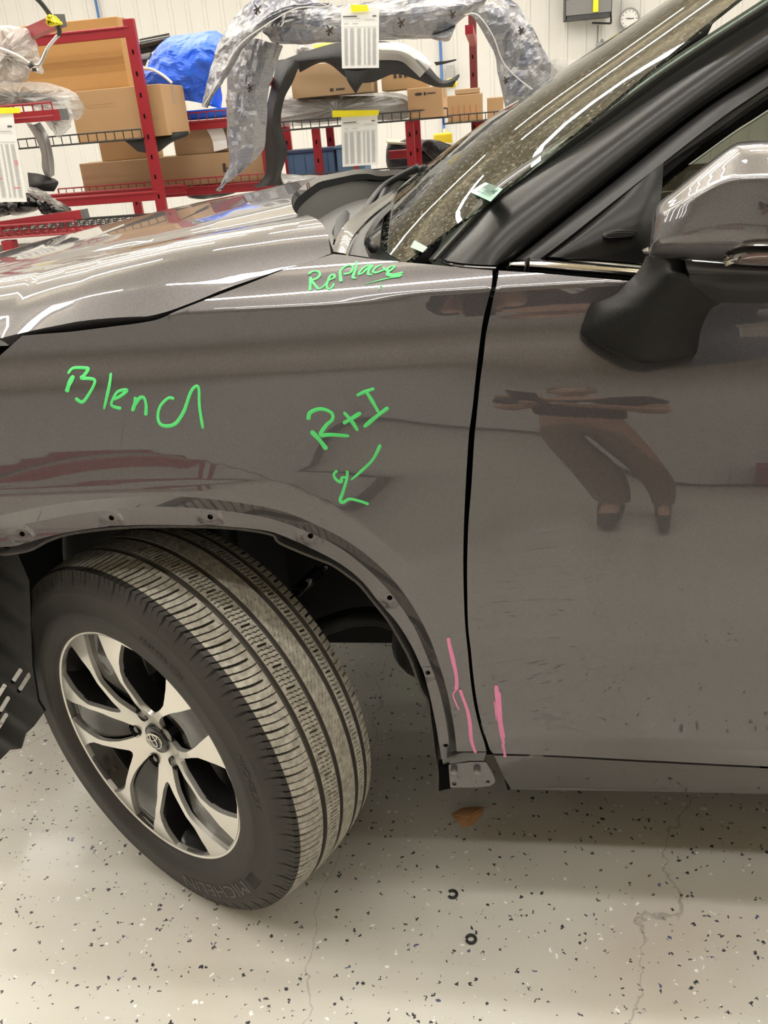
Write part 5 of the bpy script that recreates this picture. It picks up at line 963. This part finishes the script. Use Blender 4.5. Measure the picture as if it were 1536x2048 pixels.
for k, (x, y, s_) in enumerate(((514, 18, 1.), (659, 60, 1.), (802, 44, 1.), (1042, 60, .8), (905, 28, .8), (500, 175, .8), (1012, 160, .7))):
    b = MB(); Y = 3.13 if x not in (500,) else 3.27
    for a, c_ in (((-5, -9), (6, 8)), ((7, -7), (-4, 10)), ((-7, 3), (3, -2)), ((0, 0), (-1, 12))): b.bar(PY(x + a[0] * s_, y + a[1] * s_, Y), PY(x + c_[0] * s_, y + c_[1] * s_, Y), .0035, 4)
    b.build('film_print', INK, t)
[MB().box(a, b).build('support_arm', RED, t) for a, b in (((-.60, 3.72, 1.62), (.04, .5, .04)), ((.48, 4.0, 1.76), (.04, .9, .04)))]
# --- totes, bags, yellow things, bottles, hood-side wrapped panel
t = empty('tote_bin', (-.51, 4.28, 1.095), 'blue-grey plastic storage bin behind the low red post', 'bin')
TB = mat('blue_tote_plastic', (.09, .16, .30), .5); b = MB(); b.box((-.51, 4.28, 1.17), (.29, .26, .15)); b.build('body', TB, t, bevel=.01); MB().box((-.51, 4.28, 1.252), (.31, .28, .018)).build('lid', mat('dark_blue_lid', (.04, .06, .14), .5), t, bevel=.005)
for k in range(4): MB().box((-.62 + .07 * k, 4.147, 1.17), (.008, .01, .13)).build('rib', TB, t)
t = empty('tote_bin', (-.265, 4.28, 1.095), 'light blue plastic bin with a red printed label', 'bin'); TL = mat('light_blue_tote', (.16, .28, .45), .5)
MB().box((-.265, 4.28, 1.175), (.17, .26, .155)).build('body', TL, t, bevel=.01); MB().box((-.265, 4.28, 1.26), (.185, .28, .016)).build('lid', TL, t, bevel=.005); MB().box((-.235, 4.148, 1.18), (.025, .004, .11)).build('label_patch', mat('red_label_print', (.6, .08, .04), .6), t)
blkf = mat('black_seat_vinyl', (.016, .016, .017), .38, bump=.3, bscale=20)
lump('black_seat_part', 'glossy black padded part behind the right red post', 'car part', [(775, 290), (800, 282), (822, 276), (850, 280), (900, 290), (925, 300), (900, 330), (850, 341), (780, 341)], 4.62, blkf, .08, seed=31, amp=.008)
lump('black_hose_roll', 'black rolled part on the far shelf by the windshield', 'car part', [(842, 290), (862, 278), (905, 292), (935, 318), (900, 340), (865, 320)], 4.50, blkf, .04, seed=32, amp=.004)
o = gridsurf('cream_panel', [[(772, 278, 4.7), (830, 280, 4.7), (915, 287, 4.7)], [(775, 284, 4.55), (830, 287, 4.55), (912, 294, 4.55)]], mat('cream_board', (.55, .50, .38), .7), None, sub=4, thick=.012); tag(o, 'thin cream board lying over the black padded parts', 'board')
yc = PY(886, 272, 5.0); t = empty('container', (yc[0], yc[1], 1.066), 'yellow plastic container far behind the logo carton', 'container'); YM = mat('yellow_plastic', (.85, .66, .04), .45)
MB().box((yc[0], yc[1], 1.066 + (yc[2] - 1.066) / 2 + .01), (.125, .1, yc[2] - 1.066 + .02)).build('body', YM, t, bevel=.012); MB().bar((yc[0] + .02, yc[1], yc[2] + .01), (yc[0] + .02, yc[1], yc[2] + .045), .018, 12).build('spout_cap', PAPER, t)
lump('yellow_bag', 'yellow bag beside the dark liner above the carton', 'bag', [(776, 160), (790, 155), (800, 172), (798, 182), (778, 182)], 4.5, mat('yellow_plastic_b', (.85, .70, .05), .4, bump=.4, bscale=20), .04, seed=34, amp=.003)
lump('yellow_box', 'small yellow pack seen under the wrapped bumper bar', 'pack', [(628, 90), (664, 86), (667, 102), (630, 104)], 4.5, mat('yellow_plastic_c', (.88, .75, .08), .4), .04, seed=35, amp=.002)
lump('foil_roll', 'crumpled silvery film bundle under the bumper bar', 'wrap', [(592, 96), (612, 90), (640, 104), (638, 120), (600, 118)], 4.45, GRF, .05, seed=36, amp=.008)
lump('yellow_bag', 'yellow bag behind the black liner by the tall rack', 'bag', [(893, 160), (910, 156), (913, 172), (896, 176)], 4.9, mat('yellow_plastic_d', (.85, .70, .05), .4), .03, seed=37, amp=.002)
MB_ = None
for k, (x, col, lab) in enumerate(((486, (.30, .32, .33), 'grey spray bottle first in the row behind the hood'), (493, (.35, .62, .10), 'lime green bottle in the row behind the hood'), (503, (.60, .62, .60), 'white bottle in the row behind the hood'), (512, (.06, .16, .60), 'blue bottle in the row behind the hood'), (521, (.10, .14, .45), 'dark blue bottle last in the row behind the hood'))):
    p = PY(x, 372, 4.25); t = empty('bottle', tuple(p), lab, 'bottle', 'small bottles behind the hood'); z = p[2]
    b = MB(); b.tube([(p[0], p[1], z), (p[0], p[1], z + .035), (p[0], p[1], z + .042)], [.014, .014, .008], 12); b.build('body', mat('bottle_plastic', col, .35), t, True); MB().bar((p[0], p[1], z + .042), (p[0], p[1], z + .054), .006, 10).build('cap', PAPER if k % 2 else BLKPL, t)
bz = PY(500, 372, 4.25)[2]; o = MB().box((-.90, 4.27, bz - .011), (.66, .2, .02)).build('work_board', mat('pale_board', (.55, .52, .45), .7)); tag(o, 'pale board carrying the small bottles behind the hood', 'board')
lump('black_bundle', 'black rolled bundle between the red basket and the bottles', 'car part', [(375, 378), (400, 372), (440, 370), (468, 368), (472, 384), (430, 396), (380, 396)], 4.1, blkf, .05, seed=38, amp=.004)
o = gridsurf('wrapped_sheet_panel', [[(562, 346, 3.1), (600, 350, 3.1), (660, 350, 3.1), (760, 344, 3.15), (850, 338, 3.2)], [(566, 358, 2.9), (605, 362, 2.85), (670, 356, 2.85), (760, 350, 2.9), (850, 346, 2.95)], [(572, 376, 2.8), (620, 380, 2.75), (690, 366, 2.75), (770, 356, 2.8), (850, 352, 2.85)]], GRF, None, sub=8, thick=.02); crumple(o, .03, 12., 0); tag(o, 'long panel in grey film lying behind the far hood edge', 'wrapped part')
# stand for it
t = empty('panel_stand', (-.1, 3.0, 0), 'folding steel stand under the film covered panel behind the car', 'stand')
zt = PY(690, 368, 2.9)[2] - .02
for x in (-.45, .35): MB().bar((x, 2.75, 0), (x, 3.05, zt), .014, 8).build('leg', STEEL, t); MB().bar((x, 3.2, 0), (x, 2.9, zt), .014, 8).build('leg', STEEL, t); MB().bar((x, 2.72, zt + .01), (x, 3.15, zt + .01), .012, 8).build('top_rail', STEEL, t)
# --- back wall fittings
WY = 10.95
t = empty('wall_clock', tuple(PY(1258, 38, WY)), 'round white wall clock high on the back wall', 'clock'); c0 = PY(1258, 38, WY - .02)
b = MB(); b.bar(c0, c0 + [0, -.03, 0], .105, 40); b.build('face', PAPER, t); b = MB(); b.tube([c0 + [.11 * math.cos(a), -.03, .11 * math.sin(a)] for a in np.linspace(0, 2 * np.pi, 41)], .010, 8); b.build('rim', mat('grey_clock_rim', (.3, .3, .3), .4), t, True)
b = MB(); b.box(c0 + [.02, -.034, .0], (.07, .004, .008)).box(c0 + [-.02, -.034, .005], (.05, .004, .006)).build('hand', INK, t)
b = MB(); [b.box(c0 + [.085 * math.sin(a), -.033, .085 * math.cos(a)], (.008, .003, .012)) for a in np.linspace(0, 2 * np.pi, 13)[:-1]]; b.build('hour_marks', INK, t)['kind'] = 'stuff'
t = empty('wall_cabinet', tuple(PY(1178, 10, WY)), 'dark open tool cabinet high on the back wall', 'cabinet'); a = PY(1132, 36, WY - .35); c_ = PY(1222, 34, WY - .35); wd = c_[0] - a[0]; zb = (a[2] + c_[2]) / 2; cxx = (a[0] + c_[0]) / 2
MB().box((cxx, WY - .17, zb + .02), (wd, .33, .04)).build('base', mat('dark_cabinet_steel', (.05, .05, .055), .5), t); MB().box((cxx, WY - .02, zb + .3), (wd, .02, .6)).build('back_panel', mat('dark_cabinet_steel', (.05, .05, .055), .5), t)
for s_ in (-1, 1): MB().box((cxx + s_ * wd / 2, WY - .17, zb + .3), (.02, .33, .6)).build('side_panel', mat('dark_cabinet_steel', (.05, .05, .055), .5), t)
MB().box((cxx + .08, WY - .36, zb + .2), (.06, .03, .3)).build('yellow_handle', YEL, t); MB().box((cxx, WY - .34, zb + .12), (wd, .015, .16)).build('front_rail', mat('grey_rail', (.2, .2, .2), .5), t)
b = MB(); e1 = PY(1184, 46, WY - .2); e2 = PY(1222, 47, WY - .2); e3 = PY(1222, 30, WY - .2); b.bar(e1, e2, .012, 6).bar(e2, e3, .012, 6); b.build('cable_hook', BLKPL, t)
for x0, y0, x1, y1, lab, m_, nm in ((187, -20, 205, 90, 'blue air pipe on the back wall behind the large carton', mat('blue_pipe', (.10, .22, .55), .4), 'air_pipe'), (880, 70, 884, 330, 'thin blue pipe on the wall behind the heat shield', mat('blue_pipe_b', (.10, .22, .55), .4), 'air_pipe'), (1196, 50, 1198, 140, 'grey conduit below the wall cabinet', mat('grey_conduit', (.35, .35, .34), .5), 'conduit'), (1244, 0, 1247, 80, 'white conduit on the wall left of the clock', mat('white_conduit', (.6, .6, .58), .5), 'conduit')):
    p, q = PY(x0, y0, WY - .02), PY(x1, y1, WY - .02); o = MB().bar((p[0], p[1], p[2]), (p[0], p[1], 0.01), .018 if x0 < 1000 else .01, 8).build(nm, m_, None, True); tag(o, lab, 'pipe')
o = MB().box(PY(901, 150, WY - .04), (.10, .06, .22)).build('outlet_box', mat('grey_box', (.4, .4, .4), .5)); tag(o, 'small grey electrical box on the back wall', 'outlet')
o = MB().bar(PY(1192, 90, WY - .1), PY(1216, 88, WY - .1), .03, 8).bar(PY(1204, 80, WY - .1), PY(1206, 98, WY - .02), .02, 8).build('hose_reel', mat('grey_reel', (.3, .3, .3), .4)); tag(o, 'small grey hose fitting on the back wall beside the cabinet', 'fitting')
# --- on the floor
LEAF = mat('dry_leaf', (.46, .24, .11), .75, var=.3, vscale=60)
q = [PZ(a, b_, 0) for a, b_ in ((903, 1636), (925, 1629), (948, 1624), (968, 1621), (962, 1634), (945, 1650), (928, 1656), (915, 1646))]
t = empty('dry_leaf', tuple(q[2]), 'curled brown dry leaf on the floor under the sill', 'leaf')
h = [.012, .020, .016, .010, .004, .002, .001, .003]; c_ = sum(q) / 8 + np.array([0, 0, .004]); V = [a + np.array([0, 0, z]) for a, z in zip(q, h)] + [c_]
V += [v - np.array([0, 0, .0008]) for v in V]; mesh('blade', V, [(i, (i + 1) % 8, 8) for i in range(8)] + [((i + 1) % 8 + 9, i + 9, 17) for i in range(8)] + [(i, i + 9, (i + 1) % 8 + 9, (i + 1) % 8) for i in range(8)], LEAF, t)
b = MB(); b.tube([q[0] + [0, 0, .011], c_ + [0, .0, .002], q[3] + [0, 0, .010], PZ(978, 1616, .004)], .0011, 6); b.build('stem', LEAF, t, True)
for (x, y, a0_, a1_, r_, lab) in ((905, 1788, -140, 140, .0085, 'open black rubber ring on the floor, nearer the leaf'), (942, 1878, -160, 170, .0085, 'black rubber ring on the floor nearest the viewer')):
    c_ = PZ(x, y, .003); o = rope('rubber_ring', [c_ + [r_ * math.cos(a), r_ * math.sin(a), 0] for a in np.radians(np.linspace(a0_, a1_, 24))], .0028, BLKPL); tag(o, lab, 'ring')
# ================================================================== THE PHOTOGRAPHER AND WHAT STANDS BEHIND (seen in reflections)
def skin(name, J, Ed, Rr, m, parent, root=0, sub=2):
    me = bpy.data.meshes.new(name); me.from_pydata([tuple(map(float, j)) for j in J], Ed, []); o = bpy.data.objects.new(name, me); COL.objects.link(o)
    sm = o.modifiers.new('skin', 'SKIN'); sm.use_smooth_shade = True; sl_ = me.skin_vertices[0].data
    for i, r in enumerate(Rr): sl_[i].radius = r if isinstance(r, tuple) else (r, r); sl_[i].use_root = (i == root)
    ss_ = o.modifiers.new('sub', 'SUBSURF'); ss_.levels = ss_.render_levels = sub; bpy.context.view_layer.update()
    m2 = bpy.data.meshes.new_from_object(o.evaluated_get(bpy.context.evaluated_depsgraph_get())); bpy.data.objects.remove(o)
    m2.polygons.foreach_set('use_smooth', np.ones(len(m2.polygons), bool)); m2.materials.clear(); m2.materials.append(m)
    o = bpy.data.objects.new(name, m2); COL.objects.link(o); return attach(o, parent) if parent else o
SK = mat('skin', (.48, .28, .19), .5); SHIRT = mat('black_tshirt', (.018, .018, .022), .85, bump=.2, bscale=30); JEAN = mat('tan_work_trousers', (.20, .15, .11), .9, var=.15, vscale=20); SHOE = mat('dark_boots', (.03, .025, .02), .6)
cx, cy = .80, -1.86
pe = empty('person', (cx, cy, 0), 'person in a black T-shirt standing and holding up a phone to photograph the car', 'person')
J = [(0, 0, .95), (0, .0, 1.10), (0, -.01, 1.28), (0, 0, 1.42), (0, .01, 1.51), (0, .03, 1.60), (-.09, 0, .90), (-.11, .02, .50), (-.12, -.02, .09), (-.13, .12, .05), (.09, 0, .90), (.11, .02, .50), (.12, -.02, .09), (.13, .12, .05), (-.19, 0, 1.42), (-.27, .03, 1.15), (-.16, .30, 1.26), (-.17, .40, 1.31), (.19, 0, 1.42), (.27, .03, 1.15), (-.02, .34, 1.26), (-.10, .42, 1.30)]
J = [(a + cx, b + cy, c) for a, b, c in J]
body = skin('body', J, [(0, 1), (1, 2), (2, 3), (3, 4), (4, 5), (0, 6), (6, 7), (7, 8), (8, 9), (0, 10), (10, 11), (11, 12), (12, 13), (3, 14), (14, 15), (15, 16), (16, 17), (3, 18), (18, 19), (19, 20), (20, 21)], [(.15, .12), (.15, .115), (.165, .12), (.12, .09), .055, .06, .095, .062, .042, .04, .095, .062, .042, .04, .07, .05, .035, .03, .07, .05, .035, .03], SK, pe)
skin('t_shirt', [(0 + cx, cy, 1.0), (cx, cy, 1.12), (cx, -.01 + cy, 1.28), (cx, cy, 1.44), (-.19 + cx, cy, 1.43), (-.25 + cx, .02 + cy, 1.24), (.19 + cx, cy, 1.43), (.25 + cx, .02 + cy, 1.24)], [(0, 1), (1, 2), (2, 3), (3, 4), (4, 5), (3, 6), (6, 7)], [(.19, .145), (.18, .14), (.19, .14), (.14, .105), .09, .075, .09, .075], SHIRT, pe)
skin('trousers', [(cx, cy, 1.0), (cx, cy, .9), (-.09 + cx, cy, .86), (-.11 + cx, .02 + cy, .5), (-.12 + cx, -.02 + cy, .12), (.09 + cx, cy, .86), (.11 + cx, .02 + cy, .5), (.12 + cx, -.02 + cy, .12)], [(0, 1), (1, 2), (2, 3), (3, 4), (1, 5), (5, 6), (6, 7)], [(.165, .13), (.16, .13), .11, .082, .07, .11, .082, .07], JEAN, pe, 1)
for s_ in (-1, 1): skin('boot', [(s_ * .12 + cx, -.03 + cy, .12), (s_ * .12 + cx, -.02 + cy, .055), (s_ * .125 + cx, .09 + cy, .048), (s_ * .13 + cx, .17 + cy, .042)], [(0, 1), (1, 2), (2, 3)], [.06, .055, .045, .035], SHOE, pe, 1)
# head with face, hair, ears
bm = bmesh.new(); bmesh.ops.create_uvsphere(bm, u_segments=40, v_segments=28, radius=1)
hc = Vector((cx, cy + .045, 1.665))
for v in bm.verts:
    x, y, z = v.co; w_ = 1 - .22 * max(0, -z) ** 1.3; x *= .078 * w_; yy_ = y * .098 * (1 - .10 * max(0, -z)); zz2 = z * .122
    g_ = lambda a, b, c_, s_: c_ * math.exp(-((x - a) ** 2 + (zz2 - b) ** 2) / s_ ** 2)
    if y > 0: yy_ += g_(0, -.022, .026, .014) + g_(0, -.005, .012, .010) + g_(0, -.098, .010, .022) - g_(-.030, .012, .010, .014) - g_(.030, .012, .010, .014) + g_(0, .035, .006, .05) + g_(0, -.058, .007, .016)
    v.co = hc + Vector((x, yy_, zz2))
me = bpy.data.meshes.new('head'); bm.to_mesh(me); bm.free(); me.polygons.foreach_set('use_smooth', np.ones(len(me.polygons), bool)); hd = bpy.data.objects.new('head', me); me.materials.append(SK); COL.objects.link(hd); attach(hd, body)
def blob(name, c, r, m, par, flat=None):
    bm = bmesh.new(); bmesh.ops.create_uvsphere(bm, u_segments=20, v_segments=14, radius=1)
    for v in bm.verts: v.co = Vector((c[0] + v.co.x * r[0], c[1] + v.co.y * r[1], c[2] + v.co.z * r[2]))
    me = bpy.data.meshes.new(name); bm.to_mesh(me); bm.free(); me.polygons.foreach_set('use_smooth', np.ones(len(me.polygons), bool)); me.materials.append(m); o = bpy.data.objects.new(name, me); COL.objects.link(o); return attach(o, par)
HAIR = mat('short_dark_hair', (.03, .022, .016), .7, bump=.6, bscale=120); EYE = mat('eye', (.7, .7, .68), .2); LIP = mat('lips', (.40, .17, .13), .5)
bm = bmesh.new(); bmesh.ops.create_uvsphere(bm, u_segments=32, v_segments=22, radius=1)
for v in bm.verts: v.co = hc + Vector((v.co.x * .084, v.co.y * .100 - .010, v.co.z * .118 + .012))
bmesh.ops.delete(bm, geom=[v for v in bm.verts if v.co.z < hc.z + .03 + max(0, (v.co.y - hc.y)) * .55 - max(0, hc.y - v.co.y) * .9], context='VERTS')
me = bpy.data.meshes.new('hair'); bm.to_mesh(me); bm.free(); me.materials.append(HAIR); o = bpy.data.objects.new('hair', me); COL.objects.link(o); attach(o, pe)
for s_ in (-1, 1):
    blob('eye', hc + Vector((s_ * .031, .083, .012)), (.013, .010, .008), EYE, pe); blob('ear', hc + Vector((s_ * .080, -.005, -.008)), (.010, .020, .032), SK, pe)
blob('mouth', hc + Vector((0, .094, -.056)), (.024, .008, .006), LIP, pe)
V, Fc = text_mesh('~', .1); b = MB()
for k in range(5): y0 = .02 * k; b.bar((cx - .06 + .01 * k, cy + .150, 1.30 + .015 * math.sin(k)), (cx + .07 - .012 * k, cy + .150, 1.315 + .012 * k), .006, 5)
b.build('shirt_print', mat('white_shirt_print', (.75, .75, .75), .8), pe)['kind'] = 'stuff'
# phone behind the viewpoint, hands round it
ph = empty('phone', tuple(CAM - .02 * CM[2]), 'black phone held up in both hands', 'phone')
Mx = Matrix(((CM[0][0], -CM[1][0], -CM[2][0]), (CM[0][1], -CM[1][1], -CM[2][1]), (CM[0][2], -CM[1][2], -CM[2][2])))
pc = CAM - .018 * CM[2] + .022 * CM[0] + .045 * CM[1]
MB().box(pc, (.074, .152, .008), T=Mx).build('case', GLOSSB, ph, bevel=.006)
def hand(sx):
    w0 = pc + sx * .075 * CM[0] + .07 * CM[1] - .035 * CM[2]; pal = pc + sx * .055 * CM[0] + .03 * CM[1] - .022 * CM[2]
    Jh = [w0, (w0 + pal) / 2, pal]; E_ = [(0, 1), (1, 2)]; Rh = [.028, .03, (.036, .018)]
    h = skin('hand', Jh, E_, Rh, SK, None, 0, 2); attach(h, pe)
    for k in range(4):
        b0 = pal - sx * .004 * CM[0] + (-.030 + .020 * k) * CM[1]; L_ = (.9, 1, .95, .75)[k]
        p1 = b0 - sx * .010 * CM[0] - .004 * CM[2]; p2_ = pc + sx * .043 * CM[0] + (-.005 + .020 * k) * CM[1] - .016 * CM[2]; p3 = p2_ - sx * .030 * L_ * CM[0] - .002 * CM[2]
        f = skin('finger', [b0, p1, p2_, p3], [(0, 1), (1, 2), (2, 3)], [.0095, .009, .0085, .0075], SK, None, 0, 1); attach(f, pe)
    f = skin('thumb', [pal + .02 * CM[1], pc + sx * .045 * CM[0] + .03 * CM[1] - .012 * CM[2], pc + sx * .02 * CM[0] + .02 * CM[1] - .016 * CM[2]], [(0, 1), (1, 2)], [.012, .0105, .009], SK, None, 0, 1); attach(f, pe)
hand(-1); hand(1)
rack('low red steel bench frame behind the photographer', -3.2, -.7, -3.0, -2.6, [(-3.2, -2.6, .50), (-.7, -2.6, .50), (-3.2, -3.0, .50), (-.7, -3.0, .50)], [(.16, WIRE, -3.18, -.72, -3.0, -2.6)], [(.47, -2.6, -3.2, -.7), (.14, -2.6, -3.2, -.7), (.47, -3.0, -3.2, -.7)])
carton('brown carton under the low red bench frame', (-2.4, -2.8, .165), (.5, .3, .25), CARD)
t = empty('tool_cart', (2.6, -5.0, 0), 'red tool cart with drawers against the front wall', 'cart')
MB().box((2.6, -5.0, .50), (.8, .45, .72)).build('body', RED, t, bevel=.01)
for k in range(4):
    o = MB().box((2.6, -4.77, .24 + .165 * k), (.74, .02, .15)).build('drawer', RED, t, bevel=.004); MB().box((2.6, -4.75, .28 + .165 * k), (.5, .02, .015)).build('handle', STEEL, o)
for a in (-.33, .33):
    for c in (-.17, .17): MB().bar((2.6 + a - .02, -5.0 + c, .07), (2.6 + a + .02, -5.0 + c, .07), .07, 16).build('caster', RUBBER, t)
